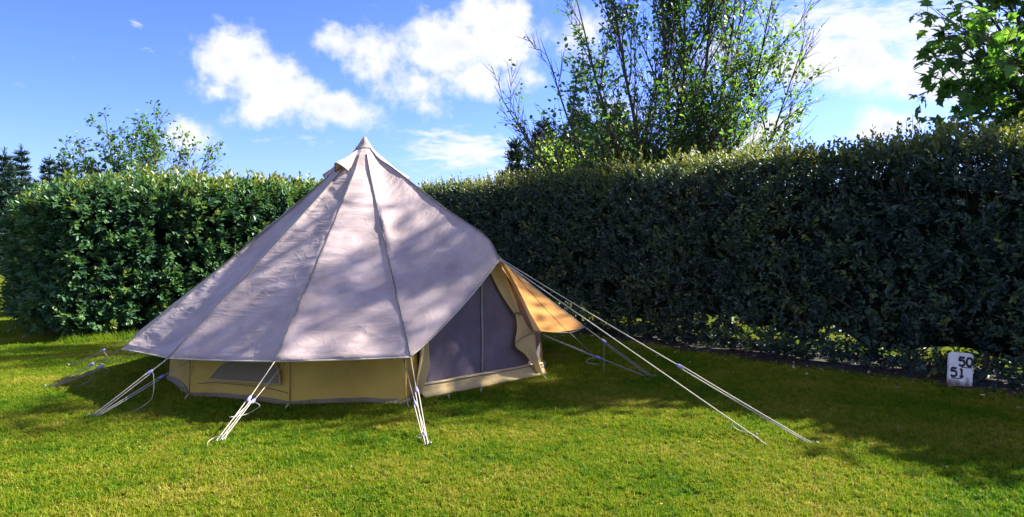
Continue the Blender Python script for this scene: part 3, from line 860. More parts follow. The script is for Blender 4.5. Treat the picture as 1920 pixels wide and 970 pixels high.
# maple right
rt = np.random.default_rng(13)
MB = np.array([7.1, 8.9, 0])
maple = empty('maple_tree', tuple(MB), 'broad-leaved maple overhanging the dark hedge at the upper right corner', 'tree')
ends = [((1716, 132), 8.0, .018), ((1760, 20), 8.2, .024), ((1790, 225), 7.9, .018), ((1760, 70), 7.6, .02), ((1800, 160), 7.5, .02), ((1830, 60), 7.4, .024), ((1860, 200), 7.6, .02), ((1900, 120), 7.2, .024),
        ((1840, -60), 8.4, .03), ((1780, -120), 8.6, .03), ((1720, -160), 8.4, .026), ((1900, 20), 8.6, .03), ((1960, 180), 7.8, .03), ((2040, 60), 7.4, .035), 
        ((2500, -200), 6.4, .05), ((2650, -60), 5.9, .045), ((2800, -250), 5.8, .045), ((2400, -60), 6.6, .04), ((2900, -100), 5.5, .04), ((2150, -100), 8.0, .04), ((2200, 100), 8.2, .035), ((2250, -250), 9.2, .04), ((1850, 225), 8.6, .018), ((1920, 215), 8.2, .02), ((1980, 230), 8.6, .02)]
stems = [([MB + [0, 0, -.05], MB + [.02, .02, 1.2], MB + [0, 0, 1.9]], .13)]
for ((x, y), d, r) in ends:
    e = at(x, y, d); h = 1.7 + .5 * rt.random(); st_ = MB + [0, 0, h]
    stems.append(([st_, st_ * .6 + e * .4 + [0, 0, .35], e], r))
for ((x, y), d, r) in [((1640, -340), 8.7, .03), ((1560, -430), 8.9, .03), ((1690, -470), 8.5, .03), ((1480, -360), 8.9, .025), ((1600, -560), 8.7, .025)]:
    stems.append(([MB + [0, 0, 1.9], MB + [-.1, 0, 4.3], at(1880, -260, d), at(x, y, d)], r))
tb, tw, samp = branch_tree(stems, rt, (.26, .42), (4.5, 5), up=.10, tipr=.0035, spread=.8)
tb.build('trunk', BARK, maple); tw.build('branches', BARK, maple)
leaves_on(samp, rt, .5, .135, lambda p, lv, fr_, f: (.30 if p[2] > 4.7 else 1.0) * max(0, (1.0 if f > .35 else .3) + .5 * mnoise.noise(tuple(p * 1.5))), lambda p: .45, MAPLE, MAPLE_LEAF, maple, droop=.45)

# ------------------------------------------------------------------ tent
APEX = np.array([TENT[0], TENT[1], 2.51])
tent = empty('bell_tent', (TENT[0], TENT[1], 0), 'mauve-grey canvas bell tent with tan walls and open door awning pitched on the lawn', 'tent')


def pol(phi, r, z): return np.array([TENT[0] + r * math.sin(R(phi)), TENT[1] - r * math.cos(R(phi)), z])


vC, vB, vA, vL = at(770, 670, 5.8), at(515, 678, 5.68), at(315, 672, 6.12), at(228, 655, 6.78)
vR1 = pol(-83, 2.45, .37)
back = [pol(p, 2.45, .40) for p in (-113, -142, -171, 160, 132)]
V105 = pol(104, 2.4, .42)
K = at(905, 438, 6.89); T = at(937, 487, 6.75); Fp = at(1096, 613, 7.5); Pp = at(1011, 621, 7.62); Mp = at(1068, 624, 7.55)
BL = gp(785, 748); BR = gp(1015, 703)
NS = 44


def seam(v, sag=.05):
    """curve apex->v with a steeper top"""
    t = np.linspace(0, 1, NS + 1)[:, None]
    p = APEX + (v - APEX) * t
    rr = np.linalg.norm((v - APEX)[:2])
    r = t[:, 0] * rr
    zt = 2.51 - np.where(r < .36, r * 1.03, .371 + (r - .36) * (2.51 - .371 - v[2]) / (rr - .36))
    # soften, slight flare
    p[:, 2] = zt - sag * np.sin(np.pi * np.clip((r - .2) / (rr - .2), 0, 1)) * .55
    return p


ridge = bez([APEX, APEX + np.array([.16, -.13, -.20]), at(745, 322, 7.83), at(830, 388, 7.36), K], 44)
ridge = np.array([ridge[int(round(i * (len(ridge) - 1) / NS))] for i in range(NS + 1)])
# ridge continued to the awning tip
rfull = np.vstack([ridge, bez([K, (K + T) / 2 + [0, 0, .03], T], 8)[1:]])


def resamp(P, n):
    s = np.r_[0, np.cumsum(np.linalg.norm(np.diff(P, axis=0), axis=1))]; u = np.linspace(0, s[-1], n)
    return np.stack([np.interp(u, s, P[:, i]) for i in range(3)], -1)


rfull_r = resamp(rfull, NS + 1)
NU = 20
RV, RF, RUV = [], [], []


def smooth_noise(a, b, c=0): return mnoise.noise((a, b, c))


def panel(s0, s1, k, sag=.055, hem=.02, wr=1.0, pucker=1.0):
    o = len(RV)
    c0 = (s0[-1] + s1[-1]) / 2
    nrm = norm(np.cross(s1[-1] - s0[0], s0[-1] - s0[0]))
    if np.dot(nrm, c0 - np.array([TENT[0], TENT[1], .5])) < 0: nrm = -nrm
    for j in range(NS + 1):
        v = j / NS; wdt = np.linalg.norm(s1[j] - s0[j])
        for i in range(NU + 1):
            u = i / NU; p = s0[j] * (1 - u) + s1[j] * u
            e = 4 * u * (1 - u)
            dsp = -sag * e * v * wdt * (1 - v if k == 21 else 1)
            a = u * wdt; b = v * 2.9
            # diagonal tension folds, puckers beside the seams, soft belly
            q1 = (a * .8 + b * .6) ; q2 = (-a * .6 + b * .8)
            fold = smooth_noise(q1 * 1.1, q2 * 4.6, k * 7.3) * .034 + smooth_noise(q2 * 1.3, q1 * 6, k * 3.3 + 9) * .015
            m = smooth_noise(a * 1.2 + 5 * k, b * 1.1, 2.2)
            fold *= max(0, .2 + 1.3 * m)
            fold += smooth_noise(a * 5.5 + k * 4.1, b * .8, 5.5) * .016 * max(0, .4 + 1.2 * smooth_noise(a * .9, b * .9, k * 2.7))
            pk = math.exp(-((1 - u) / .12) ** 2) * (1 if u < 1 else 0) + .5 * math.exp(-(u / .09) ** 2)
            puck = smooth_noise(b * 9 + k * 11, k * 3.1, u * 2) * .028 * pk * (.3 + max(0, smooth_noise(b * 1.1 + k * 5, 1.7, k)) * 2)
            bel = smooth_noise(a * 1.5 + k * 2.2, b * 1.0, 8.8) * .025
            edge = min(1, 6 * e)
            p = p + nrm * ((fold * wr + bel) * edge * min(1, v * 4) + dsp + puck * pucker * min(1, v * 3) * (0 if i in (0, NU) else 1))
            if k != 21 and v > .93: p = p + np.array([0, 0, hem * e * ((v - .93) / .07 if v > .93 else 0)])
            RV.append(p); RUV.append((u * wdt * .5 + k * 1.37, v * 2.9 * .5))
    W_ = NU + 1
    for j in range(NS):
        for i in range(NU):
            a = o + j * W_ + i; RF.append((a, a + 1, a + W_ + 1, a + W_))


seams = [seam(v) for v in (vC, vB, vA, vL, vR1)] + [seam(v) for v in back] + [seam(V105)]
sP = seam(Pp, .02)
panel(seams[0], rfull_r, 0, .05, 0, 1.0, .8)
for i in range(len(seams) - 1): panel(seams[i + 1], seams[i], i + 1, .05, .03)
panel(sP, seams[-1], 20, .05, .02)
panel(ridge, sP, 21, .12, 0)
# awning wing: hem T->F, inner line K->P
AV, AF, AUV = [], [], []; nu, nv = 12, 18
inner = resamp(np.array([K, Pp]), nv + 1); hemR = resamp(bez([T, (T + Fp) / 2 + [0, 0, -.006], Fp], 12), nv + 1)
for j in range(nv + 1):
    for i in range(nu + 1):
        u = i / nu; v = j / nv; p = inner[j] * (1 - u) + hemR[j] * u
        p = p + np.array([0, 0, -.03 * 4 * u * (1 - u) * v ** 2 + .008 * smooth_noise(u * 3, v * 6, 3)])
        AV.append(p); AUV.append((u * .3 + 9, v * .8))
for j in range(nv):
    for i in range(nu):
        a = j * (nu + 1) + i; AF.append((a, a + 1, a + nu + 2, a + nu + 1))
mesh_obj('awning', AV, AF, AWNC, tent, True, uv=AUV)
roof = mesh_obj('roof', RV, RF, CANVAS, tent, True, uv=RUV)
bm = bmesh.new(); bm.from_mesh(roof.data); bmesh.ops.remove_doubles(bm, verts=bm.verts, dist=.002)
bmesh.ops.recalc_face_normals(bm, faces=bm.faces); bm.to_mesh(roof.data); bm.free()
md = roof.modifiers.new('cloth', 'SOLIDIFY'); md.thickness = .002; md.offset = 0


def strip(P, wd, side, out, name, mat, parent, thick=.004):
    P = np.asarray(P); T_ = norm(np.gradient(P, axis=0)); s = norm(np.cross(T_, out)) * wd / 2
    o_ = np.asarray(out) * thick
    V = np.concatenate([P - s + o_ * .5, P + o_, P + s + o_ * .5]); n = len(P)
    Fc = [(i, i + 1, n + i + 1, n + i) for i in range(n - 1)] + [(n + i, n + i + 1, 2 * n + i + 1, 2 * n + i) for i in range(n - 1)]
    return mesh_obj(name, V, Fc, mat, parent, True)


for sm in seams + [rfull]:
    n_out = norm(np.array([sm[-1][0] - TENT[0], sm[-1][1] - TENT[1], 2.6]))
    P = sm[3:].copy() + n_out * .004
    wob = np.array([[smooth_noise(i * .6, sm[-1][0] * 3, 0), smooth_noise(i * .6, 4, sm[-1][1]), 0] for i in range(len(P))]) * .004
    tb = Tubes(); tb.add(P + wob, .005, 5); tb.build('seam', SEAM, tent)
# hems
tb = Tubes()
ev = [seams[i][-1] for i in range(len(seams))]
for a, b in zip(ev[:-1], ev[1:]):
    t = np.linspace(0, 1, NU + 1)[:, None]; P = a * (1 - t) + b * t
    wdt = np.linalg.norm(a - b); nrm = norm(np.cross(a - APEX, b - APEX))
    if nrm[2] < 0: nrm = -nrm
    P = P + 4 * t * (1 - t) * (np.array([0, 0, .03]) - nrm * .05 * wdt)
    tb.add(P, .006, 5)
t = np.linspace(0, 1, NU + 1)[:, None]; a, b = seams[0][-1], T
nrm = norm(np.cross(b - APEX, a - APEX)); nrm = nrm if nrm[2] > 0 else -nrm
tb.add(a * (1 - t) + b * t - 4 * t * (1 - t) * nrm * .05 * np.linalg.norm(a - b), .005, 5)
tb.add(hemR, .005, 5); tb.add(bez([Fp, Mp, Pp], 10), .005, 5); tb.add([Pp, V105], .005, 4)
tb.build('hem', HEM, tent)
# inside seam of awning
tb = Tubes(); tb.add(bez([(T * .75 + K * .25) + [.04, .03, -.02], (T + Mp) / 2 + [.0, .03, .0], Mp], 12) + np.array([0, -.012, -.012]), .003, 4); tb.build('awning_seam', SEAM, tent)

# cap
V = []; Fc = []; nseg = 24
prof = [(0.004, 2.545), (.018, 2.535), (.045, 2.49), (.075, 2.445), (.098, 2.415)]
for r_, z_ in prof:
    for i in range(nseg):
        a = 2 * math.pi * i / nseg; V.append((TENT[0] + r_ * math.cos(a), TENT[1] + r_ * math.sin(a), z_ + .004 * math.sin(i * 2.1)))
for j in range(len(prof) - 1):
    for i in range(nseg): Fc.append((j * nseg + i, j * nseg + (i + 1) % nseg, (j + 1) * nseg + (i + 1) % nseg, (j + 1) * nseg + i))
Fc.append(tuple(range(nseg)))
mesh_obj('apex_cap', V, Fc, CANVAS, tent, True, uv=[(v[0], v[1]) for v in V])
tb = Tubes(); tb.add([(TENT[0] + .099 * math.cos(a), TENT[1] + .099 * math.sin(a), 2.413) for a in np.linspace(0, 2 * math.pi, 25)], .004, 4, False); tb.build('cap_seam', SEAM, tent)

# vents
def vent(phi, r0, r1, wid, lift):
    d = np.array([math.sin(R(phi)), -math.cos(R(phi)), 0]); s = np.array([-d[1], d[0], 0]); V = []; Fi = []
    def roofz(r): return 2.51 - (r * 1.03 if r < .36 else .371 + (r - .36) * .83)
    nj, ni = 10, 12
    up = norm(d * .7 + np.array([0, 0, .72]))
    for j in range(nj + 1):
        v = j / nj; r_ = r0 + (r1 - r0) * v
        for i in range(ni + 1):
            u = i / ni * 2 - 1
            p = APEX * [1, 1, 0] + d * r_ + np.array([0, 0, roofz(r_) - .01]) + s * u * wid * (.25 + .75 * v) + up * lift * v * (1 - abs(u) ** 1.8) + up * .006 * math.sin(9 * v + 5 * u)
            V.append(p)
    for j in range(nj):
        for i in range(ni):
            a = j * (ni + 1) + i; Fi.append((a, a + 1, a + ni + 2, a + ni + 1))
    o = mesh_obj('vent', V, Fi, CANVAS, tent, True, uv=[(v[0] * .5, v[2] * .5) for v in V])
    tb = Tubes(); tb.add(V[-(ni + 1):], .005, 4); h = tb.build('vent_hem', SEAM, tent)
    h.parent = o; h.location = (0, 0, 0)
    # opening with dark mesh
    lo = [v - np.array([0, 0, .0]) for v in V[-(ni + 1):]]
    n = len(lo); base_ = [APEX * [1, 1, 0] + d * (r1 - .02) + np.array([0, 0, roofz(r1 - .02) + .004]) + s * (i / ni * 2 - 1) * wid for i in range(ni + 1)]
    lo = [x - d * .06 - up * .012 for x in lo]
    m = mesh_obj('mesh_opening', lo + base_, [(i, i + 1, n + i + 1, n + i) for i in range(n - 1)], WINC, tent, True, uv=[(0, 0)] * (2 * n))
    m.parent = o


vent(-30, .11, .36, .095, .12); vent(-95, .12, .42, .10, .08); vent(95, .12, .46, .10, .06); vent(170, .12, .42, .1, .07)

# walls
base_pts = [BL, gp(760, 757), gp(544, 761), gp(356, 743)] + [pol(p, 2.0, 0) for p in (-66, -96, -126, -156, 174, 144, 116, 94)] + [BR]
base_pts[1] = base_pts[1]
WV, WF, WUV = [], [], []; acc = 0; SEG = 14; NZ = 8
foot_line = []
for k in range(len(base_pts) - 1):
    a, b = base_pts[k], base_pts[k + 1]; o = len(WV); ln = np.linalg.norm(b - a)
    cd = norm(np.array([(a + b)[0] / 2 - TENT[0], (a + b)[1] / 2 - TENT[1], 0]))
    for j in range(NZ + 1):
        z = .60 * j / NZ
        for i in range(SEG + 1):
            u = i / SEG; p = a * (1 - u) + b * u
            e = 4 * u * (1 - u)
            tz = .58 if k not in (0, len(base_pts) - 2) else .56
            lift = .022 * e * (1 - j / NZ)
            p = p + np.array([0, 0, tz * j / NZ + lift]) - cd * (.05 * j / NZ) - cd * (.018 * e) + cd * (.03 * math.exp(-((z - .05) / .05) ** 2) * 0 + .010 * smooth_noise(u * 3 + k, z * 5, k))
            WV.append(p); WUV.append((acc + u * ln * .5, z * .5))
    for j in range(NZ):
        for i in range(SEG):
            q = o + j * (SEG + 1) + i; WF.append((q, q + 1, q + SEG + 2, q + SEG + 1))
    for i in range(SEG): foot_line.append(WV[o + i])
    acc += ln * .5
foot_line.append(BR)
mesh_obj('wall', WV, WF, WALLC, tent, True, uv=WUV)
# wall seams
for k in range(1, len(base_pts) - 1):
    a = base_pts[k]; cd = norm(np.array([a[0] - TENT[0], a[1] - TENT[1], 0]))
    tb = Tubes(); tb.add([a + cd * .004 + [0, 0, .02], a + cd * (-.008) + [0, 0, .35], a - cd * .036 + [0, 0, .56]], .0035, 4); tb.build('wall_seam', SEAM, tent)
# mud flap: dark roll at foot
V, Fi = [], []
fl = np.array(foot_line); nf = len(fl)
cdv = norm(np.stack([fl[:, 0] - TENT[0], fl[:, 1] - TENT[1], np.zeros(nf)], -1))
for (r_, z_) in [(.006, .034), (.014, .024), (.02, .015), (.05, .004)]:
    for i in range(nf): V.append(fl[i] + cdv[i] * (r_ + .008 * smooth_noise(i * .35, z_ * 9, 1)) + [0, 0, z_ + .008 * smooth_noise(i * .5, 3, 2)])
for j in range(3):
    for i in range(nf - 1): Fi.append((j * nf + i, j * nf + i + 1, (j + 1) * nf + i + 1, (j + 1) * nf + i))
mesh_obj('mud_flap', V, Fi, MUD, tent, True, uv=[(v[0], v[1]) for v in V])
# peg loops at the wall foot
for (x, y, x2, y2) in [(356, 741, 345, 749), (543, 758, 533, 767), (758, 752, 766, 763), (900, 728, 901, 735), (1012, 703, 1024, 711), (838, 742, 842, 748)]:
    a_, b_ = gp(x, y - 5, .05), gp(x2, y2, .012); a_ = a_ - np.array([0, .05, 0])
    tb = Tubes(); tb.add([a_, (a_ + b_) / 2 + [.01, 0, .005], b_], .004, 4); tb.add([a_ + [.02, 0, 0], b_ + [.006, 0, 0]], .004, 4); tb.build('peg_loop', ROPE, tent)

# window in wall between vA and vB
a, b = base_pts[3], base_pts[2]; nw = norm(np.cross(b - a, [0, 0, 1.])); nw = -nw if np.dot(nw[:2], (a + b)[:2] / 2 - TENT) < 0 else nw
pts_px = [(394, 711), (399, 703), (408, 692), (420, 682), (436, 674), (455, 668), (478, 665), (500, 667), (513, 676), (521, 692), (525, 706), (526, 721)]
W3 = [onplane(x, y, a + nw * .004, nw) for x, y in pts_px]
ctr = sum(W3) / len(W3); dense = bez(W3 + [W3[0] * .5 + W3[-1] * .5], 40)
tilt = lambda p: p - nw * (.03 * p[2] / .7) + nw * .014
Vw = [tilt(ctr)] + [tilt(p) for p in W3] + [tilt(W3[0] * .5 + W3[-1] * .5)]
mesh_obj('window', Vw, [(0, i, i % (len(Vw) - 1) + 1) for i in range(1, len(Vw))], WINC, tent, False, uv=[(0, 0)] * len(Vw))
tb = Tubes(); tb.add(bez([tilt(p_) + nw * .003 for p_ in W3], 40), .006, 5); tb.add([tilt(W3[0]), tilt(W3[-1])], .006, 5); tb.build('window_hem', FLAPC, tent)
tb = Tubes(); tb.add([tilt(onplane(x, y, a + nw * .004, nw)) for x, y in [(372, 719), (400, 717), (460, 722), (510, 729), (542, 737)]], .003, 4); tb.build('window_seam', SEAM, tent)

# door
chord = norm(BR - BL); dn = np.array([chord[1], -chord[0], 0.])     # outward
if np.dot(dn[:2], (BL + BR)[:2] / 2 - TENT) < 0: dn = -dn
Kd = K - np.array([0, 0, .05]) - dn * .02
zL = .46


def edge(b, inn):
    return lambda v: (b + np.array([0, 0, zL]) * (v / .3) + chord * inn * (v / .3)) if v < .3 else (b + np.array([0, 0, zL]) + chord * inn) * (1 - (v - .3) / .7) + Kd * ((v - .3) / .7)


eL, eR = edge(BL, .02), edge(BR, -.015)
DV, DF, DUV = [], [], []; nu, nv = 26, 30
for j in range(nv + 1):
    v = j / nv; l, r = eL(v), eR(v)
    for i in range(nu + 1):
        u = i / nu; p = l * (1 - u) + r * u
        wv = .018 * smooth_noise(u * 5 + 2 * v, v * 3, 5) + (.022 * smooth_noise(u * 9 - 4 * v, v * 2.2, 7) + .010 * smooth_noise(u * 16 + 9 * v, v * 4, 2)) * (1 - v) + .02 * math.sin(math.pi * u) * math.sin(math.pi * v) - .02 * math.exp(-((u - .47) / .04) ** 2) * 0
        DV.append(p + dn * wv - dn * .015); DUV.append((u * .8, v * .8))
for j in range(nv):
    for i in range(nu):
        q = j * (nu + 1) + i; DF.append((q, q + 1, q + nu + 2, q + nu + 1))
mesh_obj('door_panel', DV, DF, DOORC, tent, True, uv=DUV)
# zip
DG = np.array(DV).reshape(nv + 1, nu + 1, 3)
uz = .475
zc = []
for j in range(3, nv + 1):
    f_ = uz * nu; i = int(f_); fr_ = f_ - i; zc.append(DG[j, i] * (1 - fr_) + DG[j, i + 1] * fr_ + dn * .006)
zc = np.array(zc)
strip(zc, .032, None, dn, 'zip_tape', simple_mat('zip_tape_mat', (.26, .22, .24), .8, .1), tent)
tb = Tubes(); tb.add(zc - chord * .016 + dn * .003, .0035, 4); tb.add(zc + chord * .016 + dn * .003, .0035, 4); tb.build('zip', SEAM, tent)
# sill
V, Fi, U = [], [], []; n = 30
pr = [(.012, .135), (.03, .12), (.035, .08), (.05, .05), (.075, .03), (.07, .008), (.03, .0)]
for (o_, z_) in pr:
    for i in range(n + 1):
        u = i / n; p = BL * (1 - u) + BR * u
        V.append(p + dn * (o_ + .012 * smooth_noise(u * 7, z_ * 20, 3)) + [0, 0, z_ * (1 + .12 * smooth_noise(u * 5, 2, 2)) + .0]); U.append((u * .8, z_))
for j in range(len(pr) - 1):
    for i in range(n): Fi.append((j * (n + 1) + i, j * (n + 1) + i + 1, (j + 1) * (n + 1) + i + 1, (j + 1) * (n + 1) + i))
mesh_obj('door_sill', V, Fi, FLAPC, tent, True, uv=U)
tb = Tubes(); tb.add([BL * (1 - u) + BR * u + dn * .036 + [0, 0, .118 + .006 * smooth_noise(u * 5, 2, 2)] for u in np.linspace(0, 1, 20)], .004, 4); tb.build('sill_seam', SEAM, tent)
# A-frame poles
tb = Tubes(); tb.add([BL - dn * .05, BL - dn * .05 + [0, 0, zL], Kd - dn * .04], .012, 8); tb.build('door_pole', PEG, tent)
tb = Tubes(); tb.add([BR - dn * .05, BR - dn * .05 + [0, 0, zL - .03], Kd - dn * .04], .012, 8); tb.build('door_pole', PEG, tent)
tb = Tubes(); tb.add([(TENT[0], TENT[1], 0), (TENT[0], TENT[1], 2.5)], .02, 8); tb.build('centre_pole', PEG, tent)


def cloth_band(lpx, rpx, off, name, mat, foldn=3, amp=.03, n=26, m=12, ph=0.0):
    Lc, Rc = resamp2(lpx, n), resamp2(rpx, n); V, U, Fi = [], [], []
    for j in range(n):
        for i in range(m + 1):
            u = i / m; x = Lc[j][0] * (1 - u) + Rc[j][0] * u; y = Lc[j][1] * (1 - u) + Rc[j][1] * u
            p = onplane(x, y, BL + dn * off, dn)
            p = p + dn * amp * math.sin(u * math.pi * foldn + ph + j * .06) * (.4 + .6 * j / n)
            V.append(p); U.append((u * .2, j / n * .8))
    for j in range(n - 1):
        for i in range(m):
            q = j * (m + 1) + i; Fi.append((q, q + 1, q + m + 2, q + m + 1))
    o = mesh_obj(name, V, Fi, mat, tent, True, uv=U)
    md_ = o.modifiers.new('cloth', 'SOLIDIFY'); md_.thickness = .003
    return o


def resamp2(px, n):
    P = bez([(x, y, 0) for x, y in px], 60); return resamp(P, n)


cloth_band([(917, 508), (935, 545), (955, 578), (966, 592)], [(937, 492), (958, 540), (972, 575), (976, 590)], .05, 'door_flap', FLAPC, 3, .016)
cloth_band([(966, 588), (968, 615), (964, 640), (966, 652), (985, 668), (1006, 700)], [(976, 588), (988, 612), (1000, 622), (1002, 640), (1004, 665), (1016, 703)], .05, 'door_flap', FLAPC, 2, .022, 26, 12, .6)
tb = Tubes(); tb.add([onplane(x, y, BL + dn * .085, dn) for x, y in [(964, 647), (978, 634), (998, 625)]], .004, 4); tb.build('flap_tie', SEAM, tent); tb = Tubes(); tb.add([onplane(x, y, BL + dn * .075, dn) for x, y in [(962, 590), (970, 586), (979, 590)]], .006, 5); tb.build('flap_tie', SEAM, tent)
cloth_band([(788, 646), (786, 668), (782, 690), (778, 715), (780, 742)], [(803, 634), (803, 655), (803, 685), (798, 705), (787, 738)], .06, 'door_flap', FLAPC, 2, .03, 26, 12, .3)
# outer tan band along the wing hem on the right of the door
cloth_band([(938, 490), (962, 538), (985, 585), (1000, 622)], [(946, 496), (972, 543), (996, 590), (1017, 625)], .10, 'awning_band', FLAPC, 1, .01)

# ------------------------------------------------------------------ guy ropes
G = 'guy ropes of the bell tent'


def guy(label, cords, sliders=(), tails=(), peg=None, mat=ROPE, rad=.0037):
    base_ = peg if peg is not None else cords[0][-1]
    root = empty('guy_rope', (base_[0], base_[1], 0), label, 'guy rope', G)
    tb = Tubes()
    for c in cords:
        P = np.asarray(c, float)
        if len(P) == 2:
            t = np.linspace(0, 1, 10)[:, None]; ln = np.linalg.norm(P[1] - P[0]); P = P[0] * (1 - t) + P[1] * t - np.array([0, 0, 1.]) * 4 * t * (1 - t) * .004 * ln
        else: P = bez(P, 30)
        tb.add(P, rad, 6)
    tb.build('cord', mat, root)
    for (p, d) in sliders:
        d = norm(d); tb = Tubes(); tb.add([p - d * .03, p - d * .012, p + d * .012, p + d * .03], [.008, .013, .013, .008], 8); tb.build('slider', SLIDER, root)
    for t_ in tails:
        tb = Tubes(); tb.add(bez(t_, 24), rad * .85, 5); tb.build('loose_end', mat, root)
    if peg is not None:
        d = norm(np.array([base_[0] - TENT[0], base_[1] - TENT[1], 0])); tb = Tubes()
        p = np.array([base_[0], base_[1], 0]); tb.add(bez([p - d * .02 + [0, 0, -.05], p + [0, 0, .02], p + d * .012 + [0, 0, .032], p + d * .03 + [0, 0, .022]], 12), .004, 5); tb.build('peg', PEG, root)
    return root


def along(a, b, x):
    """point on 3d segment a-b whose image x equals x"""
    best = None
    for t in np.linspace(0, 1, 400):
        p = a * (1 - t) + b * t; px = CX + p[0] / p[1] * F
        if best is None or abs(px - x) < best[0]: best = (abs(px - x), p)
    return best[1]


def below(p, dx, y): return None


wallB = lambda k, z: base_pts[k] * 1.0 + np.array([0, 0, z])
# A: left front
g1 = gp(170, 784); a1 = seams[2][-1]; s1 = along(a1, g1, 278)
a2 = at(356, 676, 6.5); s2 = along(a2, g1, 300)
jit = lambda v: np.array(v)
guy('pale doubled rope left of the tent window with a long drooping loose end',
    [[a1, s1], [s1 + [0, 0, .012], g1 + [.0, 0, .01]], [s1 - [0, 0, .014], g1 + [.025, 0, .01]]], [(s1, g1 - a1)],
    [[s1, s1 + [.03, 0, -.02], gp(287, 740, .14), gp(275, 757, .05), gp(250, 772, .01)]], g1)
guy('pale doubled rope from under the eave left of the window to the left front peg', [[a2, s2], [s2 + [0, 0, .01], g1 + [.03, .01, .01]], [s2 - [0, 0, .012], g1 + [.05, .01, .01]]], [(s2, g1 - a2)], [], g1 + [.035, .02, 0])
# B: front
g2 = gp(410, 831); a1 = seams[1][-1]; s1 = along(a1, g2, 464); a2 = at(537, 677, 5.98); s2 = along(a2, g2, 472)
guy('pale rope crossing in front of the window, loose end lying on the grass',
    [[a1, s1], [s1 + [-.01, 0, 0], g2 + [-.02, 0, .01]], [s1 + [.012, 0, -.01], g2 + [.0, .0, .01]]], [(s1, g2 - a1)],
    [[g2 + [.02, .02, .05], gp(400, 822, .03), gp(390, 829, .02), gp(389, 836, .015)]], g2)
guy('pale rope from the wall top right of the window, tangled at its two sliders', [[a2, s2], [s2 + [.0, 0, .012], g2 + [.02, .0, .01]], [s2 - [.02, 0, .012], (s2 + g2) / 2 + [-.03, 0, .01], g2 + [.035, .01, .01]]],
    [(s2, g2 - a2)], [[s2, s2 + [.05, 0, -.03], s2 + [.02, 0, -.06], s2 + [-.06, 0, -.10], (s2 + g2) / 2 + [-.05, 0, .03]]], g2 + [.03, .02, 0])
# C: door corner
g3 = gp(800, 838); a1 = seams[0][-1]; s1 = along(a1, g3, 780); a2 = at(757, 676, 6.15); s2 = a2 * .45 + g3 * .55
guy('pale steep rope from eave corner beside the door, dark slider near the ground', [[a1, s1], [s1 + [.012, 0, 0], g3 + [.01, 0, .01]], [s1 - [.012, 0, 0], g3 + [-.01, 0, .01]]],
    [(s1, g3 - a1), (a1 * .12 + g3 * .88, g3 - a1)], [[a1 * .14 + g3 * .86, a1 * .12 + g3 * .88 + [-.05, 0, -.02], gp(789, 822, .02), gp(792, 832, .01)]], g3)
guy('pale steep rope from the wall top, just left of the door corner rope', [[a2, s2], [s2 + [.008, 0, 0], g3 + [.015, .01, .01]], [s2 - [.01, 0, 0], g3 + [-.015, .01, .01]]], [(s2, g3 - a2)], [], g3 + [.02, .03, 0])
# left side ropes
g4 = gp(86, 728); a1 = seams[3][-1]; s1 = along(a1, g4, 168)
guy('grey rope from the leftmost eave corner to the far left peg, bluish slider', [[a1, s1], [s1, g4 + [0, 0, .01]], [s1 - [0, 0, .02], g4 + [.05, 0, .01]]], [(s1, g4 - a1)],
    [[s1, s1 + [.06, 0, -.02], gp(166, 705, .06), gp(165, 712, .01)]], g4, ROPE_GREY)
a2 = at(262, 660, 6.75); s2 = along(a2, g4, 186)
guy('grey rope from under the left eave with a trailing loose end on the grass', [[a2, s2], [s2, g4 + [.05, .0, .01]], [s2 - [0, 0, .02], g4 + [.08, .0, .01]]], [(s2, g4 - a2)],
    [[s2, s2 + [.08, 0, -.03], gp(195, 706, .06), gp(196, 710, .01)], [s2 - [.03, 0, 0], gp(165, 716, .04), gp(142, 725, .015), gp(175, 722, .01)]], g4 + [.05, .03, 0], ROPE_GREY)
g5 = gp(129, 688); a1 = seams[4][-1]; s1 = along(a1, g5, 190)
guy('grey rope from the rear left eave corner slanting to a peg near the hedge', [[a1, s1], [s1, g5 + [0, 0, .01]], [s1 - [0, 0, .015], g5 + [.04, 0, .01]]], [(s1, g5 - a1)],
    [[s1, s1 + [.05, 0, -.08], gp(188, 680, .05), gp(196, 684, .01)]], g5, ROPE_GREY)
# door ropes
g6 = gp(1437, 834); g7 = gp(1526, 836); a1 = T + np.array([.0, 0, .0])
s1 = along(a1, g6, 1374); e6 = gp(1412, 820)
guy('long pale single rope from the awning tip with a curled loose end at its peg', [[a1, s1, along(a1, g6, 1412)]], [],
    [[s1, gp(1375, 800, .06), gp(1388, 808, .03), gp(1412, 815, .03), gp(1425, 826, .02), gp(1437, 834, .02)]], gp(1413, 820), ROPE, .0045)
s1 = along(a1, g7, 1277)
guy('long pale rope from the awning tip, doubled below its slider, reaching farthest out', [[a1 + [.02, .02, 0], s1], [s1 + [0, 0, .012], g7 + [0, 0, .01]], [s1 - [0, 0, .012], g7 + [-.02, 0, .01]]], [(s1, g7 - a1)], [], g7, ROPE, .0042)
g8 = gp(1226, 709); s1 = along(Fp, g8, 1133)
guy('thin grey rope from the right awning corner, loose end hanging straight down', [[Fp, s1], [s1, g8 + [0, 0, .01]], [s1 - [0, 0, .02], g8 + [-.03, 0, .01]]], [(s1, g8 - Fp)], [[s1, s1 + [.002, 0, -.15], s1 + [0, 0, -.31]]], g8, ROPE_GREY, .0045)
g9 = gp(1212, 708); a9 = at(1018, 627, 7.5); s1 = along(a9, g9, 1122)
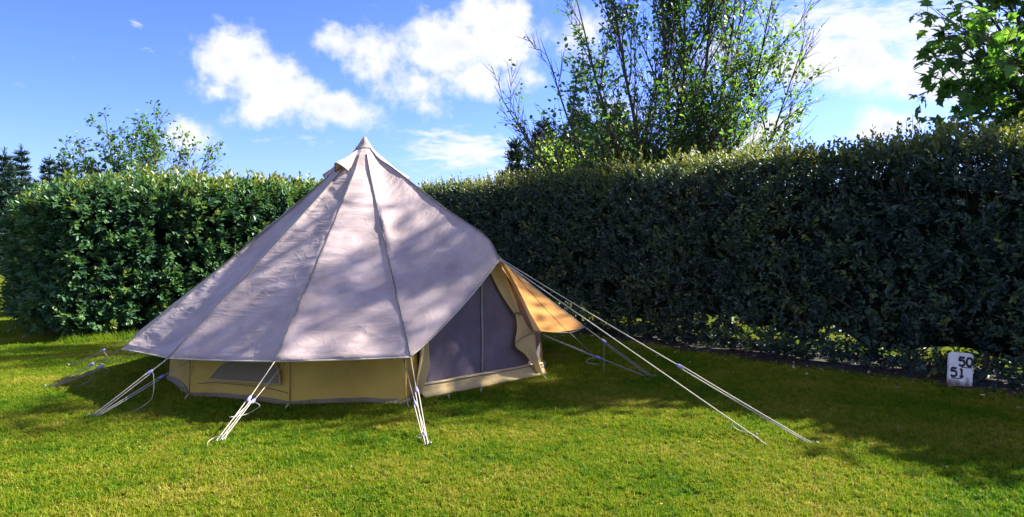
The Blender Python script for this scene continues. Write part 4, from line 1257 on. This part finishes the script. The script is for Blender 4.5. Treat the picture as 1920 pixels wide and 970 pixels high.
guy('thin pale rope from the door corner, low over the shaded grass', [[a9, s1], [s1, g9 + [0, 0, .01]], [a9 - [0, 0, .01], s1 - [.0, 0, .01]]], [(s1, g9 - a9)], [[s1, s1 + [-.1, 0, -.02], s1 + [-.11, 0, -.06], s1 + [.0, 0, -.07]]], g9, ROPE_GREY, .0055)
g10 = gp(1131, 682); guy('very thin dark rope from the awning seam to the shaded grass', [[Mp, g10]], [], [], g10, ROPE_GREY, .004)

# ------------------------------------------------------------------ pitch marker
mw = at(1798, 718, 7.25); mbase = gp(1799, 723)
mk = empty('pitch_marker', tuple(mbase), 'white painted concrete marker post numbered 50 and 51 under the dark hedge', 'marker')
W2, HH, TH = .105, .315, .06
bm = bmesh.new()
prof = [(-W2, -.05), (W2, -.05), (W2, HH - .02), (W2 - .02, HH), (-W2 + .02, HH), (-W2, HH - .02)]
fr = [bm.verts.new((x, -TH / 2, z)) for x, z in prof]; bk = [bm.verts.new((x, TH / 2, z)) for x, z in prof]
bm.faces.new(fr); bm.faces.new(bk[::-1])
for i in range(6): bm.faces.new((fr[(i + 1) % 6], fr[i], bk[i], bk[(i + 1) % 6]))
bmesh.ops.recalc_face_normals(bm, faces=bm.faces)
bmesh.ops.bevel(bm, geom=[e for e in bm.edges], offset=.008, segments=2, affect='EDGES')


def marker_mat():
    m, nt, out = newmat('painted_concrete'); L = nt.links.new
    g = N(nt, 'ShaderNodeNewGeometry'); n = N(nt, 'ShaderNodeTexNoise', i_Scale=22.0, i_Detail=8.0, i_Roughness=.7); L(g.outputs['Position'], n.inputs['Vector'])
    tcn = N(nt, 'ShaderNodeTexCoord'); sxn = N(nt, 'ShaderNodeSeparateXYZ'); L(tcn.outputs['Object'], sxn.inputs[0])
    mr = N(nt, 'ShaderNodeMapRange', i_1=.0, i_2=.09, i_3=.28, i_4=0.0); L(sxn.outputs[2], mr.inputs[0])
    ad = N(nt, 'ShaderNodeMath', operation='ADD'); L(n.outputs[0], ad.inputs[0]); L(mr.outputs[0], ad.inputs[1])
    c = ramp(nt, ad.outputs[0], [(.3, (.84, .82, .86)), (.58, (.72, .70, .74)), (.7, (.30, .26, .26)), (.85, (.12, .10, .09))])
    p = N(nt, 'ShaderNodeBsdfPrincipled', i_Roughness=.8); L(c, p.inputs['Base Color'])
    b = N(nt, 'ShaderNodeBump', i_Strength=.5, i_Distance=.004); L(n.outputs[0], b.inputs['Height']); L(b.outputs[0], p.inputs['Normal']); L(p.outputs[0], out.inputs[0]); return m


me = bpy.data.meshes.new('post'); bm.to_mesh(me); bm.free(); me.materials.append(marker_mat())
po = bpy.data.objects.new('post', me); COL.objects.link(po); po.parent = mk
INK = simple_mat('stencil_paint', (.035, .03, .035), .8, .5, 60)


STROKES = {
    '5': [[(.42, .5), (-.34, .5)], [(-.30, .5), (-.34, .06)], [(-.36, .10), (-.05, .17), (.25, .12), (.40, -.08), (.38, -.30), (.2, -.46), (-.08, -.5), (-.40, -.38)]],
    '0': [[(0, .5), (.26, .42), (.38, .15), (.38, -.15), (.26, -.42), (0, -.5), (-.26, -.42), (-.38, -.15), (-.38, .15), (-.26, .42), (0, .5)]],
    '1': [[(.04, .5), (.04, -.5)], [(.02, .47), (-.24, .34)], [(-.26, -.48), (.32, -.48)]]}


def numeral(txt, x, z, size):
    V, Fi = [], []
    for ci_, ch in enumerate(txt):
        ox = (ci_ - .5) * size * .88
        for st_ in STROKES[ch]:
            P = bez([(px_, pz_, 0) for px_, pz_ in st_], 40) if len(st_) > 2 else np.array([(*q_, 0) for q_ in st_], float)
            T_ = norm(np.gradient(P, axis=0)); nn = np.stack([-T_[:, 1], T_[:, 0], T_[:, 2] * 0], -1); o_ = len(V); wd_ = .15
            for p_, n_q in zip(P, nn):
                for sg in (1, -1):
                    q_ = p_ + n_q * wd_ * sg * (1 + .12 * smooth_noise(p_[0] * 6, p_[1] * 6, sg)); V.append((ox + q_[0] * size * .8, -.0001 * len(Fi) * .02, q_[1] * size))
            for i in range(len(P) - 1): Fi.append((o_ + 2 * i, o_ + 2 * i + 1, o_ + 2 * i + 3, o_ + 2 * i + 2))
    me = bpy.data.meshes.new('numeral'); me.from_pydata([tuple(v) for v in V], [], Fi); me.materials.append(INK)
    o = bpy.data.objects.new('numeral', me); COL.objects.link(o); o.parent = mk; o.location = (x, -TH / 2 - .0015, z)
    return o


numeral('50', .034, .230, .078)['label'] = 'upper stencilled number 50'
numeral('51', -.034, .124, .078)['label'] = 'lower stencilled number 51'
for (x, z) in [(.046, .176), (-.042, .068)]:
    bm = bmesh.new(); bmesh.ops.create_cube(bm, size=1, matrix=Matrix.Translation((x, -TH / 2 - .001, z)) @ Matrix.Diagonal((.095, .002, .008, 1)))
    me = bpy.data.meshes.new('underline'); bm.to_mesh(me); bm.free(); me.materials.append(INK)
    o = bpy.data.objects.new('underline', me); COL.objects.link(o); o.parent = mk
mk.rotation_euler = (R(-6), R(3.5), R(-10))

# ------------------------------------------------------------------ render settings
sc.view_settings.view_transform = 'Standard'; sc.view_settings.look = 'None'
sc.view_settings.exposure = 2.22; sc.view_settings.gamma = 1; sc.view_settings.use_curve_mapping = False
sc.cycles.max_bounces = 8; sc.cycles.transparent_max_bounces = 8
sc.cycles.use_denoising = True
